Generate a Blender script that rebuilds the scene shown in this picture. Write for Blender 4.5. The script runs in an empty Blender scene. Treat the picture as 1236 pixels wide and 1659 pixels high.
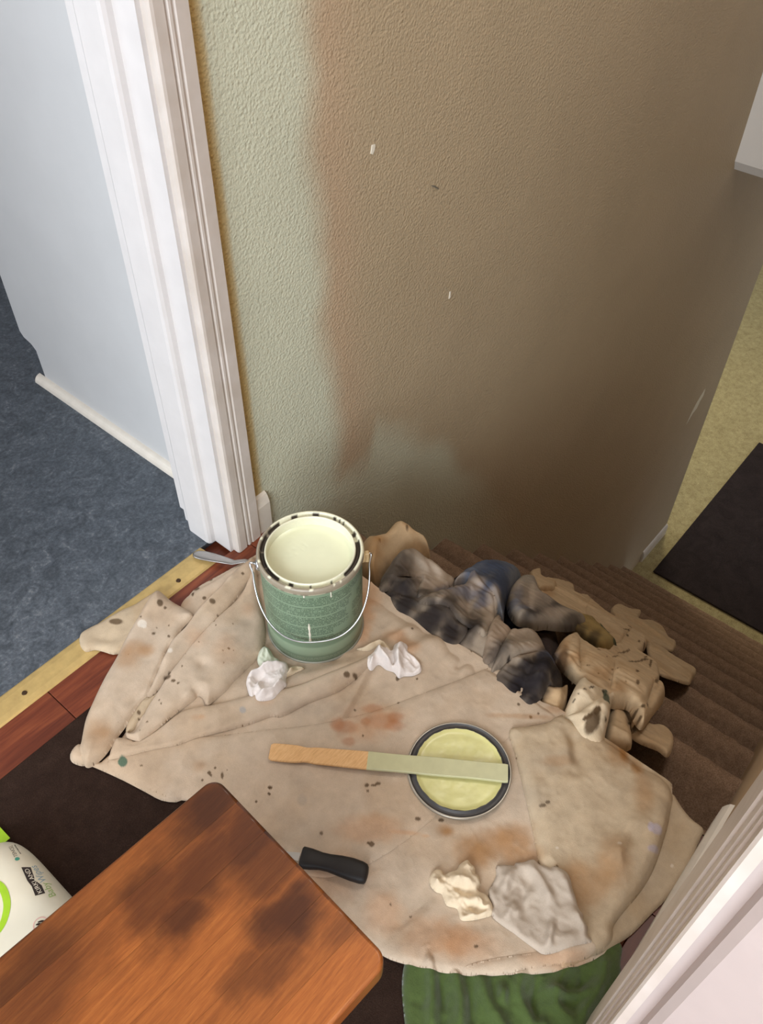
import bpy, bmesh, math, random
import numpy as np
from mathutils import Matrix, Vector

C = bpy.context.scene.collection
SC = bpy.context.scene

# ------------------------------------------------------------------ camera
cam_d = bpy.data.cameras.new('camera'); cam = bpy.data.objects.new('camera', cam_d); C.objects.link(cam)
cam_d.sensor_fit = 'HORIZONTAL'; cam_d.sensor_width = 36.0; cam_d.lens = 1387.0/1236.0*36.0
cam_d.clip_start = 0.02
cam.matrix_world = Matrix(((0.64740442, 0.54548105, -0.53227619, 0.0),
                           (-0.76206822, 0.47332929, -0.44182735, 0.0),
                           (0.01093346, 0.69167175, 0.72212925, 1.22),
                           (0, 0, 0, 1)))
SC.camera = cam

# ------------------------------------------------------------------ light
SC.view_settings.view_transform = 'Standard'
SC.view_settings.look = 'None'
SC.view_settings.gamma = 1.0
SC.view_settings.use_curve_mapping = False
SC.view_settings.exposure = 0.95
w = bpy.data.worlds.new('world'); SC.world = w; w.use_nodes = True
w.node_tree.nodes['Background'].inputs[0].default_value = (0.80, 0.86, 1.0, 1)
w.node_tree.nodes['Background'].inputs[1].default_value = 0.44

def area(name, loc, target, sx, sy, power, col):
    d = bpy.data.lights.new(name, 'AREA'); d.shape = 'RECTANGLE'; d.size = sx; d.size_y = sy
    d.energy = power; d.color = col
    o = bpy.data.objects.new(name, d); C.objects.link(o); o.location = loc
    o.rotation_euler = (Vector(target)-Vector(loc)).to_track_quat('-Z', 'Y').to_euler()
    return o
def point(name, loc, power, col, r=0.1):
    d = bpy.data.lights.new(name, 'POINT'); d.energy = power; d.color = col; d.shadow_soft_size = r
    o = bpy.data.objects.new(name, d); C.objects.link(o); o.location = loc
    return o
area('hall_window_light', (-2.5, -0.75, 1.75), (0.9, 0.6, 0.3), 2.2, 1.5, 76, (0.90, 0.96, 1.0))
area('kitchen_window_light', (-1.3, 2.6, 1.9), (0.7, 1.3, 0.6), 1.2, 1.0, 14, (0.88, 0.94, 1.0))
area('stair_fill_light', (1.45, 0.35, 2.40), (1.45, 0.40, 0.0), 0.5, 0.5, 7, (1.0, 0.94, 0.88))  # added fill with no visible fixture, brightens the dark stairwell
point('hall_lamp', (0.25, -0.9, 2.2), 13, (1.0, 0.74, 0.48), 0.15)
point('landing_lamp', (4.7, 1.5, -0.45), 26, (1.0, 0.90, 0.66), 0.15)

# ------------------------------------------------------------------ helpers
def srgb(r, g, b):
    f = lambda c: (c/255/12.92) if c/255 <= 0.04045 else ((c/255+0.055)/1.055)**2.4
    return (f(r), f(g), f(b))
def mesh(name, verts, faces, mat=None, parent=None, smooth=True, col=None, uv=None):
    me = bpy.data.meshes.new(name)
    me.from_pydata([tuple(map(float, v)) for v in verts], [], [tuple(map(int, f)) for f in faces])
    if smooth: me.polygons.foreach_set('use_smooth', [True]*len(me.polygons))
    if col is not None:
        a = me.color_attributes.new('Col', 'FLOAT_COLOR', 'POINT')
        a.data.foreach_set('color', np.concatenate([col, np.ones((len(col), 1))], 1).astype(np.float32).ravel())
    if uv is not None:
        l = me.uv_layers.new(name='UVMap'); li = np.zeros(len(me.loops), dtype=np.int32)
        me.loops.foreach_get('vertex_index', li)
        l.data.foreach_set('uv', np.asarray(uv, dtype=np.float32)[li].ravel())
    me.update()
    o = bpy.data.objects.new(name, me); C.objects.link(o)
    if mat: me.materials.append(mat)
    if parent: o.parent = parent
    return o
def from_bm(name, bm, mat=None, parent=None, smooth=False):
    me = bpy.data.meshes.new(name); bmesh.ops.recalc_face_normals(bm, faces=bm.faces); bm.to_mesh(me); bm.free()
    if smooth: me.polygons.foreach_set('use_smooth', [True]*len(me.polygons))
    o = bpy.data.objects.new(name, me); C.objects.link(o)
    if mat: me.materials.append(mat)
    if parent: o.parent = parent
    return o
def tag(o, label=None, cat=None, group=None, kind=None):
    if label: o['label'] = label
    if cat: o['category'] = cat
    if group: o['group'] = group
    if kind: o['kind'] = kind
    return o
def empty(name, loc=(0, 0, 0)):
    o = bpy.data.objects.new(name, None); o.empty_display_size = .05; C.objects.link(o); o.location = loc; return o
def keep(o, parent):
    """parent o to a thing whose Empty is not at the origin, keeping world coordinates"""
    o.parent = parent; o.matrix_parent_inverse = Matrix.Translation(-Vector(parent.location)); return o
def box_bm(x0, x1, y0, y1, z0, z1, bev=0, seg=2):
    bm = bmesh.new(); r = bmesh.ops.create_cube(bm, size=1)
    bmesh.ops.scale(bm, vec=(x1-x0, y1-y0, z1-z0), verts=bm.verts)
    bmesh.ops.translate(bm, vec=((x0+x1)/2, (y0+y1)/2, (z0+z1)/2), verts=bm.verts)
    if bev: bmesh.ops.bevel(bm, geom=bm.edges[:], offset=bev, segments=seg, affect='EDGES', profile=0.5)
    return bm
def prism(poly, z0, z1):
    bm = bmesh.new(); a = [bm.verts.new((x, y, z0)) for x, y in poly]; b = [bm.verts.new((x, y, z1)) for x, y in poly]
    n = len(poly); bm.faces.new(a[::-1]); bm.faces.new(b)
    for i in range(n): bm.faces.new((a[i], a[(i+1) % n], b[(i+1) % n], b[i]))
    return bm
def lathe(name, prof, n, centre, mat, parent=None, colf=None, uvr=None, closed=False):
    V, F, col, uv = [], [], [], []
    m = len(prof)
    for j in range(n+1):
        a = 2*math.pi*j/n
        for i, (r, z) in enumerate(prof):
            V.append((centre[0]+r*math.cos(a), centre[1]+r*math.sin(a), centre[2]+z))
            uv.append((a/(2*math.pi)*(uvr or 1), z))
            if colf: col.append(colf(a, i, r, z))
    for j in range(n):
        for i in range(m-1):
            F.append((j*m+i, (j+1)*m+i, (j+1)*m+i+1, j*m+i+1))
    return mesh(name, V, F, mat, parent, True, np.array(col) if colf else None, uv)
def tube(name, pts, r, mat, parent=None, n=8):
    pts = [Vector(p) for p in pts]; V, F = [], []
    for i, p in enumerate(pts):
        t = (pts[min(i+1, len(pts)-1)]-pts[max(i-1, 0)]).normalized()
        u = t.orthogonal().normalized() if i == 0 else (u - t*u.dot(t)).normalized()
        v = t.cross(u)
        for k in range(n):
            a = 2*math.pi*k/n; V.append(p+u*math.cos(a)*r+v*math.sin(a)*r)
    for i in range(len(pts)-1):
        for k in range(n):
            F.append((i*n+k, i*n+(k+1) % n, (i+1)*n+(k+1) % n, (i+1)*n+k))
    F.append(list(range(n))[::-1]); F.append([(len(pts)-1)*n+k for k in range(n)])
    return mesh(name, V, F, mat, parent)

# ------------------------------------------------------------------ materials
def new_mat(name, rough=0.6, metal=0.0, spec=0.4):
    m = bpy.data.materials.new(name); m.use_nodes = True; nt = m.node_tree
    b = nt.nodes['Principled BSDF']; b.inputs['Roughness'].default_value = rough; b.inputs['Metallic'].default_value = metal
    b.inputs['Specular IOR Level'].default_value = spec
    return m, nt, b
def nd(nt, typ, **kw):
    n = nt.nodes.new(typ)
    for k, v in kw.items():
        if k.startswith('i_'):
            kk = k[2:]; n.inputs[int(kk) if kk.isdigit() else kk.replace('_', ' ')].default_value = v
        else: setattr(n, k, v)
    return n
def coords(nt, scale=(1, 1, 1), rot=(0, 0, 0), kind='Object'):
    t = nd(nt, 'ShaderNodeTexCoord'); mp = nd(nt, 'ShaderNodeMapping')
    mp.inputs['Scale'].default_value = scale; mp.inputs['Rotation'].default_value = rot
    nt.links.new(t.outputs[kind], mp.inputs[0]); return mp.outputs[0]
def noise(nt, vec, scale, detail=3, rough=0.55, dist=0.0):
    n = nd(nt, 'ShaderNodeTexNoise'); n.inputs['Scale'].default_value = scale; n.inputs['Detail'].default_value = detail
    n.inputs['Roughness'].default_value = rough; n.inputs['Distortion'].default_value = dist
    nt.links.new(vec, n.inputs['Vector']); return n.outputs['Fac']
def ramp(nt, fac, stops):
    r = nd(nt, 'ShaderNodeValToRGB'); e = r.color_ramp.elements
    while len(e) < len(stops): e.new(0.5)
    for el, (p, c) in zip(e, stops): el.position = p; el.color = (*c, 1)
    nt.links.new(fac, r.inputs[0]); return r.outputs[0]
def mix(nt, fac, a, b, mode='MIX'):
    m = nd(nt, 'ShaderNodeMix', data_type='RGBA', blend_type=mode)
    for s, v in ((0, fac), (6, a), (7, b)):
        if hasattr(v, 'is_linked') or hasattr(v, 'node'): nt.links.new(v, m.inputs[s])
        elif s == 0: m.inputs[0].default_value = v
        else: m.inputs[s].default_value = (*v, 1) if len(v) == 3 else v
    return m.outputs[2]
def bump(nt, b, h, strength=0.3, dist=0.002):
    bp = nd(nt, 'ShaderNodeBump'); bp.inputs['Strength'].default_value = strength; bp.inputs['Distance'].default_value = dist
    nt.links.new(h, bp.inputs['Height']); nt.links.new(bp.outputs[0], b.inputs['Normal'])
def simple(name, c, rough=0.6, metal=0.0, var=0.08, scale=30, bmp=0.0, bscale=200, spec=0.4, bd=0.001):
    m, nt, b = new_mat(name, rough, metal, spec); v = coords(nt)
    f = noise(nt, v, scale, 4)
    nt.links.new(ramp(nt, f, [(0.3, tuple(x*(1-var) for x in c)), (0.7, tuple(min(1, x*(1+var)) for x in c))]), b.inputs['Base Color'])
    if bmp: bump(nt, b, noise(nt, v, bscale, 3), bmp, bd)
    return m
def attr_mat(name, rough=0.85, weave=0.25, wscale=900, var=0.12, vscale=60, spec=0.2, fuzz=0.0, trans=0.0):
    m, nt, b = new_mat(name, rough, 0, spec); v = coords(nt)
    a = nd(nt, 'ShaderNodeAttribute', attribute_name='Col')
    f = noise(nt, v, vscale, 5, 0.65)
    g = ramp(nt, f, [(0.25, (1-var,)*3), (0.75, (1+var*.5,)*3)])
    c = mix(nt, 1.0, a.outputs['Color'], g, 'MULTIPLY')
    f2 = noise(nt, v, wscale, 2, 0.7)
    c = mix(nt, 1.0, c, ramp(nt, f2, [(0.3, (0.93,)*3), (0.7, (1.0,)*3)]), 'MULTIPLY')
    nt.links.new(c, b.inputs['Base Color'])
    if weave: bump(nt, b, f2, weave, 0.0006)
    if fuzz: b.inputs['Sheen Weight'].default_value = fuzz
    return m

# wall: painted colour from the attribute, orange-peel relief
def wall_material():
    m, nt, b = new_mat('wall_paint', 0.55, 0, 0.35); v = coords(nt)
    a = nd(nt, 'ShaderNodeAttribute', attribute_name='Col')
    f = noise(nt, v, 260, 2, 0.5)
    c = mix(nt, 1.0, a.outputs['Color'], ramp(nt, noise(nt, v, 5, 4), [(0.3, (.95,)*3), (0.7, (1.03,)*3)]), 'MULTIPLY')
    nt.links.new(c, b.inputs['Base Color'])
    vo = nd(nt, 'ShaderNodeTexVoronoi', feature='SMOOTH_F1'); vo.inputs['Scale'].default_value = 200; nt.links.new(v, vo.inputs['Vector'])
    ad = nd(nt, 'ShaderNodeMath', operation='MULTIPLY_ADD'); nt.links.new(vo.outputs['Distance'], ad.inputs[0]); ad.inputs[1].default_value = -0.8
    nt.links.new(f, ad.inputs[2])
    bump(nt, b, ad.outputs[0], 0.65, 0.0020)
    return m
M_wall = wall_material()
M_white = simple('white_trim_paint', srgb(212, 208, 206), 0.35, 0, 0.03, 25, 0.06, 40, 0.5)
M_white_old = simple('aged_white_paint', srgb(214, 206, 194), 0.4, 0, 0.06, 30, 0.08, 60, 0.45)
M_cab = simple('cabinet_paint', srgb(196, 196, 196), 0.45, 0, 0.025, 8, 0.05, 300, 0.4)
def chipped():
    m, nt, b = new_mat('chipped_trim_paint', 0.38, 0, 0.45); v = coords(nt, (1, 1, 0.35))
    f = noise(nt, v, 70, 6, 0.75); z = nd(nt, 'ShaderNodeSeparateXYZ'); nt.links.new(coords(nt), z.inputs[0])
    # scuffs gather low down on the casing
    mr = nd(nt, 'ShaderNodeMapRange'); nt.links.new(z.outputs['Z'], mr.inputs[0])
    mr.inputs[1].default_value = 0.0; mr.inputs[2].default_value = 0.5; mr.inputs[3].default_value = 0.0; mr.inputs[4].default_value = 0.09
    ad = nd(nt, 'ShaderNodeMath', operation='ADD'); nt.links.new(f, ad.inputs[0]); nt.links.new(mr.outputs[0], ad.inputs[1])
    mask = ramp(nt, ad.outputs[0], [(0.31, (1, 1, 1)), (0.335, (0, 0, 0))])
    base = ramp(nt, noise(nt, coords(nt), 18, 3), [(0.3, srgb(200, 190, 180)), (0.7, srgb(213, 205, 198))])
    nt.links.new(mix(nt, mask, base, srgb(96, 70, 50)), b.inputs['Base Color'])
    return m
M_casing = chipped()

def wood_planks(name, cols, rough=0.35, gscale=(3, 40, 40), rnd=True, coat=0.0):
    m, nt, b = new_mat(name, rough, 0, 0.4)
    v = coords(nt, gscale)
    oi = nd(nt, 'ShaderNodeObjectInfo')
    ad = nd(nt, 'ShaderNodeVectorMath', operation='ADD'); nt.links.new(v, ad.inputs[0])
    sc = nd(nt, 'ShaderNodeMath', operation='MULTIPLY'); nt.links.new(oi.outputs['Random'], sc.inputs[0]); sc.inputs[1].default_value = 57.0
    nt.links.new(sc.outputs[0], ad.inputs[1])
    f = noise(nt, ad.outputs[0], 2.2, 6, 0.65, 0.4)
    c = ramp(nt, f, [(0.25, cols[0]), (0.5, cols[1]), (0.75, cols[2])])
    if rnd:
        r = ramp(nt, oi.outputs['Random'], [(0.0, (0.72, 0.70, 0.68)), (1.0, (1.15, 1.12, 1.1))])
        c = mix(nt, 1.0, c, r, 'MULTIPLY')
    nt.links.new(c, b.inputs['Base Color'])
    b.inputs['Coat Weight'].default_value = coat
    bump(nt, b, f, 0.08, 0.0008)
    return m
M_floor = wood_planks('red_brown_laminate', [srgb(76, 34, 22), srgb(106, 52, 33), srgb(138, 76, 46)], 0.4)

BLOTS = [(0.222, 0.429, 0.036, 0.9), (0.225, 0.37, 0.039, 0.9), (0.214, 0.329, 0.027, 0.75), (0.165, 0.386, 0.038, 0.85), (0.108, 0.401, 0.033, 0.8), (0.107, 0.364, 0.023, 0.9), (0.188, 0.274, 0.028, 0.95), (-0.027, 0.42, 0.047, 0.7), (0.031, 0.406, 0.022, 0.5), (0.12, 0.269, 0.019, 0.55), (0.145, 0.254, 0.019, 0.6), (0.219, 0.222, 0.016, 0.4), (0.24, 0.278, 0.015, 0.5)]
def stool_mat():
    m, nt, b = new_mat('stained_board', 0.38, 0, 0.4)
    oi = nd(nt, 'ShaderNodeObjectInfo')
    sc = nd(nt, 'ShaderNodeMath', operation='MULTIPLY'); nt.links.new(oi.outputs['Random'], sc.inputs[0]); sc.inputs[1].default_value = 31.0
    def shifted(s):
        ad = nd(nt, 'ShaderNodeVectorMath', operation='ADD'); nt.links.new(coords(nt, s), ad.inputs[0]); nt.links.new(sc.outputs[0], ad.inputs[1]); return ad.outputs[0]
    grain = noise(nt, shifted((6, 90, 90)), 3.0, 6, 0.7, 0.3)
    # dark stain blotches where the photograph shows them, with ragged edges
    pos = coords(nt); wob = nd(nt, 'ShaderNodeTexNoise'); wob.inputs['Scale'].default_value = 22; wob.inputs['Detail'].default_value = 4; nt.links.new(pos, wob.inputs['Vector'])
    wv = nd(nt, 'ShaderNodeVectorMath', operation='MULTIPLY_ADD'); nt.links.new(wob.outputs['Color'], wv.inputs[0]); wv.inputs[1].default_value = (0.07, 0.05, 0); nt.links.new(pos, wv.inputs[2])
    blot = None
    for bx_, by_, br_, bs_ in BLOTS:
        sb = nd(nt, 'ShaderNodeVectorMath', operation='SUBTRACT'); nt.links.new(wv.outputs[0], sb.inputs[0]); sb.inputs[1].default_value = (bx_+0.035, by_+0.025, 0)
        ml_ = nd(nt, 'ShaderNodeVectorMath', operation='MULTIPLY'); nt.links.new(sb.outputs[0], ml_.inputs[0]); ml_.inputs[1].default_value = (0.75, 1.15, 0)
        ln = nd(nt, 'ShaderNodeVectorMath', operation='LENGTH'); nt.links.new(ml_.outputs[0], ln.inputs[0])
        mr = nd(nt, 'ShaderNodeMapRange', interpolation_type='SMOOTHSTEP'); nt.links.new(ln.outputs['Value'], mr.inputs[0])
        mr.inputs[1].default_value = br_*0.5; mr.inputs[2].default_value = br_*1.9; mr.inputs[3].default_value = bs_; mr.inputs[4].default_value = 0
        if blot is None: blot = mr.outputs[0]
        else:
            mx_ = nd(nt, 'ShaderNodeMath', operation='MAXIMUM'); nt.links.new(blot, mx_.inputs[0]); nt.links.new(mr.outputs[0], mx_.inputs[1]); blot = mx_.outputs[0]
    fine = noise(nt, shifted((30, 400, 400)), 3.0, 3, 0.6)
    c1 = ramp(nt, grain, [(0.2, srgb(118, 64, 28)), (0.5, srgb(146, 84, 38)), (0.8, srgb(172, 106, 52))])
    c2 = mix(nt, blot, c1, mix(nt, 0.90, c1, srgb(46, 17, 8)))
    c3 = mix(nt, 1.0, c2, ramp(nt, fine, [(0.3, (.85,)*3), (0.7, (1.06,)*3)]), 'MULTIPLY')
    c4 = mix(nt, 1.0, c3, ramp(nt, oi.outputs['Random'], [(0, (.70,)*3), (1, (1.28,)*3)]), 'MULTIPLY')
    nt.links.new(c4, b.inputs['Base Color']); bump(nt, b, fine, 0.06, 0.0005)
    b.inputs['Coat Weight'].default_value = 0.25; b.inputs['Coat Roughness'].default_value = 0.25
    return m
M_stool = stool_mat()

def speckle(name, stops, sc1=45, sc2=500, rough=0.9, bmp=0.6, bd=0.004, spec=0.15, dist=0.6, w2=0.5):
    m, nt, b = new_mat(name, rough, 0, spec); v = coords(nt)
    f = noise(nt, v, sc1, 6, 0.7, dist); g = noise(nt, v, sc2, 3, 0.7)
    mx = nd(nt, 'ShaderNodeMix', data_type='FLOAT'); mx.inputs[0].default_value = w2
    nt.links.new(f, mx.inputs[2]); nt.links.new(g, mx.inputs[3])
    nt.links.new(ramp(nt, mx.outputs[0], stops), b.inputs['Base Color'])
    if bmp: bump(nt, b, g, bmp, bd)
    return m
M_lino = speckle('blue_marbled_linoleum', [(0.30, srgb(46, 50, 55)), (0.46, srgb(71, 77, 84)), (0.56, srgb(88, 94, 102)), (0.70, srgb(132, 135, 137))], 26, 160, 0.45, 0.05, 0.0006, 0.4, 1.6, 0.42)
M_stair = speckle('brown_stair_carpet', [(0.30, srgb(100, 80, 66)), (0.5, srgb(144, 119, 99)), (0.72, srgb(180, 155, 134))], 60, 420, 0.95, 0.9, 0.005, 0.05, 0.3, 0.62)
def paint_nosing_light(m):  # multiplies the painted tread light and shade into the carpet colour
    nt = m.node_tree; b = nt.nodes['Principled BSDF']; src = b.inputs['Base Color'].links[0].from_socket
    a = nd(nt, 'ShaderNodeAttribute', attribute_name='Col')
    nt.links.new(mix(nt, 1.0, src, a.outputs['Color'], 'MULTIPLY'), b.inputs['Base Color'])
paint_nosing_light(M_stair)
M_beige = speckle('beige_landing_carpet', [(0.30, srgb(120, 108, 76)), (0.5, srgb(172, 160, 120)), (0.72, srgb(205, 194, 152))], 30, 260, 0.95, 0.8, 0.006, 0.05, 0.3, 0.6)
M_mat = speckle('dark_brown_mat', [(0.3, srgb(34, 24, 20)), (0.55, srgb(52, 39, 33)), (0.75, srgb(72, 56, 48))], 40, 600, 0.95, 0.6, 0.003, 0.05, 0.3, 0.6)
M_mat2 = speckle('charcoal_mat', [(0.3, srgb(34, 29, 30)), (0.6, srgb(54, 47, 47)), (0.8, srgb(70, 62, 60))], 10, 200, 0.95, 0.6, 0.006, 0.05, 0.8, 0.5)
M_cloth = attr_mat('canvas_drop_cloth', 0.9, 0.6, 620, 0.16, 38)
M_tissue = attr_mat('damp_tissue', 0.75, 0.2, 700, 0.04, 80)
M_paper = attr_mat('paper_towel_sheet', 0.9, 0.5, 420, 0.04, 60)
M_towel = attr_mat('terry_towel', 0.95, 1.0, 520, 0.15, 160, 0.05, 0.3)
M_rim = attr_mat('paint_smeared_metal', 0.35, 0.0, 300, 0.05, 90, 0.6)
M_brass = simple('gold_threshold_metal', srgb(194, 166, 108), 0.45, 0.3, 0.12, 50, 0.05, 200)
M_screw = simple('dark_screw', srgb(70, 52, 36), 0.5, 0.5)
M_steel = simple('bright_steel', (0.46, 0.44, 0.42), 0.3, 1.0, 0.05, 40)
M_wire = simple('galvanised_wire', (0.66, 0.68, 0.70), 0.3, 1.0, 0.05, 80)
M_black = simple('black_rubber_grip', srgb(30, 26, 25), 0.55, 0, 0.1, 60, 0.1, 300)
M_plug = simple('tan_plastic', srgb(212, 184, 138), 0.5)
M_stick = wood_planks('pale_stir_wood', [srgb(198, 150, 98), srgb(222, 176, 122), srgb(234, 194, 142)], 0.6, (30, 260, 60), False)
M_stickp = simple('drying_green_paint', srgb(190, 188, 148), 0.45, 0, 0.05, 60, 0.10, 90)
M_lidp = simple('wet_green_paint', srgb(208, 204, 140), 0.30, 0, 0.05, 60, 0.25, 60, 0.5, 0.0012)
M_film = simple('white_plastic_film', srgb(226, 222, 204), 0.38, 0, 0.02, 30, 0.05, 60)
M_lime = simple('lime_print', srgb(160, 204, 48), 0.4)
M_ink = simple('dark_brown_print', srgb(44, 30, 24), 0.45)
M_inkw = simple('white_print', srgb(235, 230, 215), 0.45)
M_ink2 = simple('grey_print', srgb(110, 108, 100), 0.45)
M_teal = simple('teal_print', srgb(70, 160, 140), 0.45)
M_inkb = simple('blue_print', srgb(140, 170, 186), 0.45)
M_inkg = simple('green_print', srgb(160, 190, 120), 0.45)
M_pink = simple('pink_print', srgb(222, 176, 170), 0.45)

# ------------------------------------------------------------------ structure
YW = 0.895       # painted wall
YR = -0.042      # wall on the other side of the stairs
ZL = -2.455      # lower landing
RUN, RISE1, RISE = 0.2165, 0.15, 0.2095
X0 = 0.722       # top nosing
H = 2.45
def smooth01(x): x = np.clip(x, 0, 1); return x*x*(3-2*x)
def vnoise(P, s, seed=0):
    """value noise on an n x 2 array"""
    rs = np.random.RandomState(seed); T = rs.rand(256, 256)
    q = P*s; i = np.floor(q).astype(int); f = q-i; f = f*f*(3-2*f)
    g = lambda a, b: T[(i[:, 0]+a) % 256, (i[:, 1]+b) % 256]
    return (g(0, 0)*(1-f[:, 0])+g(1, 0)*f[:, 0])*(1-f[:, 1])+(g(0, 1)*(1-f[:, 0])+g(1, 1)*f[:, 0])*f[:, 1]
def fbm(P, s, seed=0, o=4):
    return sum(vnoise(P, s*2**k, seed+k)*0.5**k for k in range(o))/sum(0.5**k for k in range(o))

def painted_wall():
    xs = np.concatenate([np.arange(0.66, 1.9, 0.008), np.arange(1.9, 3.66, 0.02)]); xs[-1] = 3.655
    zs = np.concatenate([np.arange(ZL, -0.9, 0.02), np.arange(-0.9, 1.2, 0.008), [1.3, 1.8, H]])
    A, B = np.meshgrid(xs, zs, indexing='ij'); P = np.stack([A.ravel(), B.ravel()], 1)
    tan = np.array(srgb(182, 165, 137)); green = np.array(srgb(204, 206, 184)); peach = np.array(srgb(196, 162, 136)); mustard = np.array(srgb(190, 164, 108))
    n = fbm(P, 9, 3)-0.5; n2 = fbm(P, 30, 8)-0.5
    edge = np.interp(P[:, 1], [-.6, -.2, .19, .37, .47, .62, .75, .9, H], [.955, .945, .93, .902, .915, .905, .90, .905, .905])
    g = smooth01((edge+n*0.035+n2*0.01-P[:, 0])/0.08+0.5)
    low = np.interp(P[:, 0], [.7, 1.03, 1.06, 1.30, 1.42, 1.6, 1.75, 4], [.0, -.04, .02, -.17, -.34, -.56, -.85, -4])
    g2 = smooth01((low+n*0.10-P[:, 1])/0.12+0.5)*(1-smooth01((P[:, 0]-1.25)/0.5)*0.9)
    g = np.maximum(g, g2*0.8)
    pe = np.exp(-((P[:, 0]-edge-0.035)/0.06)**2)*smooth01((P[:, 1]+.2)/.2)*0.32
    col = tan[None]*(1-pe[:, None])+peach[None]*pe[:, None]
    col = col*(1-g[:, None])+green[None]*g[:, None]
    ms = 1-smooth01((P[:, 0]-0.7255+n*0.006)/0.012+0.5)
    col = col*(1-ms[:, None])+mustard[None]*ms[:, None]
    nx, nz = len(xs), len(zs); idx = np.arange(nx*nz).reshape(nx, nz)
    F = np.stack([idx[:-1, :-1], idx[1:, :-1], idx[1:, 1:], idx[:-1, 1:]], -1).reshape(-1, 4)
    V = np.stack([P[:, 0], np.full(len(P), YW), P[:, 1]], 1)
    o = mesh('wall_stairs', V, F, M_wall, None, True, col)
    tag(o, 'tan wall beside the stairs with a pale green painted band along the door casing', kind='structure')
    bm = box_bm(0.66, 3.655, YW+0.001, YW+0.125, ZL, H)
    core = from_bm('plaster_core', bm, M_wall_plain, o); return o
M_wall_plain = simple('tan_wall_paint', srgb(176, 150, 120), 0.55, 0, 0.03, 6, 0.3, 260, 0.35, 0.0018)
M_wall_pale = simple('pale_wall_paint', srgb(222, 218, 212), 0.55, 0, 0.02, 6, 0.2, 260, 0.35, 0.0015)
wall = painted_wall()
# small scars on the painted wall
def flake(name, x, z, pts, mat, label):
    bm = bmesh.new(); a = [bm.verts.new((x+u, YW-0.0012, z+v)) for u, v in pts]; bm.faces.new(a)
    r = bmesh.ops.extrude_face_region(bm, geom=bm.faces[:]); vs = [e for e in r['geom'] if isinstance(e, bmesh.types.BMVert)]
    bmesh.ops.translate(bm, vec=(0, 0.002, 0), verts=vs)
    o = from_bm(name, bm, mat, wall); o['label'] = label
flake('paint_chip', 1.041, 0.630, [(-.005, -.006), (.0, -.009), (.005, -.002), (.006, .006), (-.002, .007)], M_inkw, 'white chip in the tan paint')
flake('scuff_mark', 1.217, 0.505, [(-.013, .007), (-.003, .003), (.009, -.006), (.010, -.009), (.0, -.002), (-.010, .004)], M_ink2, 'dark scuff on the tan paint')
flake('paint_chip', 1.289, 0.245, [(-.002, -.008), (.003, -.006), (.003, .008), (-.001, .009)], M_inkw, 'tiny white nick')
flake('paint_scrape', 3.405, -1.34, [(-.06, -.085), (-.045, -.03), (-.02, .012), (.045, .07), (.055, .02), (.03, .0), (.02, -.035), (-.02, -.045)], M_film, 'long white scrape near the end of the wall')

def struct(name, bm, mat, label=None, parent=None):
    o = from_bm(name, bm, mat, parent)
    if parent is None: o['kind'] = 'structure'
    if label: o['label'] = label
    return o
# wall between hall and kitchen on the far side of the doorway
struct('wall_left', box_bm(-2.6, -0.20, YW, YW+0.125, 0, H), M_wall_plain)
struct('wall_over_door', box_bm(-0.20, 0.66, YW, YW+0.125, 2.05, H), M_wall_plain)
# wall along the other side of the stairs
struct('wall_right', box_bm(0.29, 3.655, YR-0.12, YR, ZL, H), M_wall_plain, 'tan wall on the open side of the stairwell')
# header over the lower half of the stairwell
hp = [(2.85, 0.01), (2.868, -0.022), (2.97, -0.022), (2.97, H), (2.85, H)]
bm = bmesh.new(); a = [bm.verts.new((x, YW, z)) for x, z in hp]; b = [bm.verts.new((x, YR, z)) for x, z in hp]
bm.faces.new(a); bm.faces.new(b[::-1])
for i in range(5): bm.faces.new((a[i], b[i], b[(i+1) % 5], a[(i+1) % 5]))
struct('wall_header', bm, M_wall_pale, 'white header wall hanging over the lower stairs')
struct('wall_kitchen', box_bm(-2.6, 3.0, 3.4, 3.5, 0, H), M_wall_pale)
# ceilings
struct('ceiling', box_bm(-2.6, 3.0, -2.2, 3.4, H, H+0.05), M_wall_pale)
struct('ceiling_lower', box_bm(2.97, 9.0, -2.2, 3.4, -0.03, 0.02), M_wall_pale)
# floors
lf = struct('floor_lower', box_bm(3.2, 9.0, -2.2, 3.4, ZL-0.05, ZL), M_beige, 'beige carpeted floor at the foot of the stairs')
struct('wall_lower_far', box_bm(9.0, 9.1, -2.2, 3.4, ZL, 0), M_wall_pale)
kf = struct('floor_kitchen', box_bm(-2.6, 3.0, 0.944, 3.4, -0.05, 0.0), M_lino, 'blue grey marbled linoleum kitchen floor')
fl = struct('floor', box_bm(-2.6, X0-0.012, -2.2, 0.944, -0.05, -0.0115), M_floor, 'red brown wood laminate hall floor')
random.seed(5)
proto = {}
W = 0.091
for r in range(12):
    y1 = 0.896-r*W; y0 = y1-W
    x = -0.35-random.random()*0.35
    while x < X0-0.02:
        Lp = random.choice([0.28, 0.36, 0.44]); xe = min(x+Lp, X0-0.012)
        if xe-x > 0.03:
            bm = box_bm(x+0.0006, xe-0.0006, y0+0.0006, y1-0.0006, -0.011, 0.0, 0.0009, 1)
            from_bm('plank', bm, M_floor, fl)
        x += Lp

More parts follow.
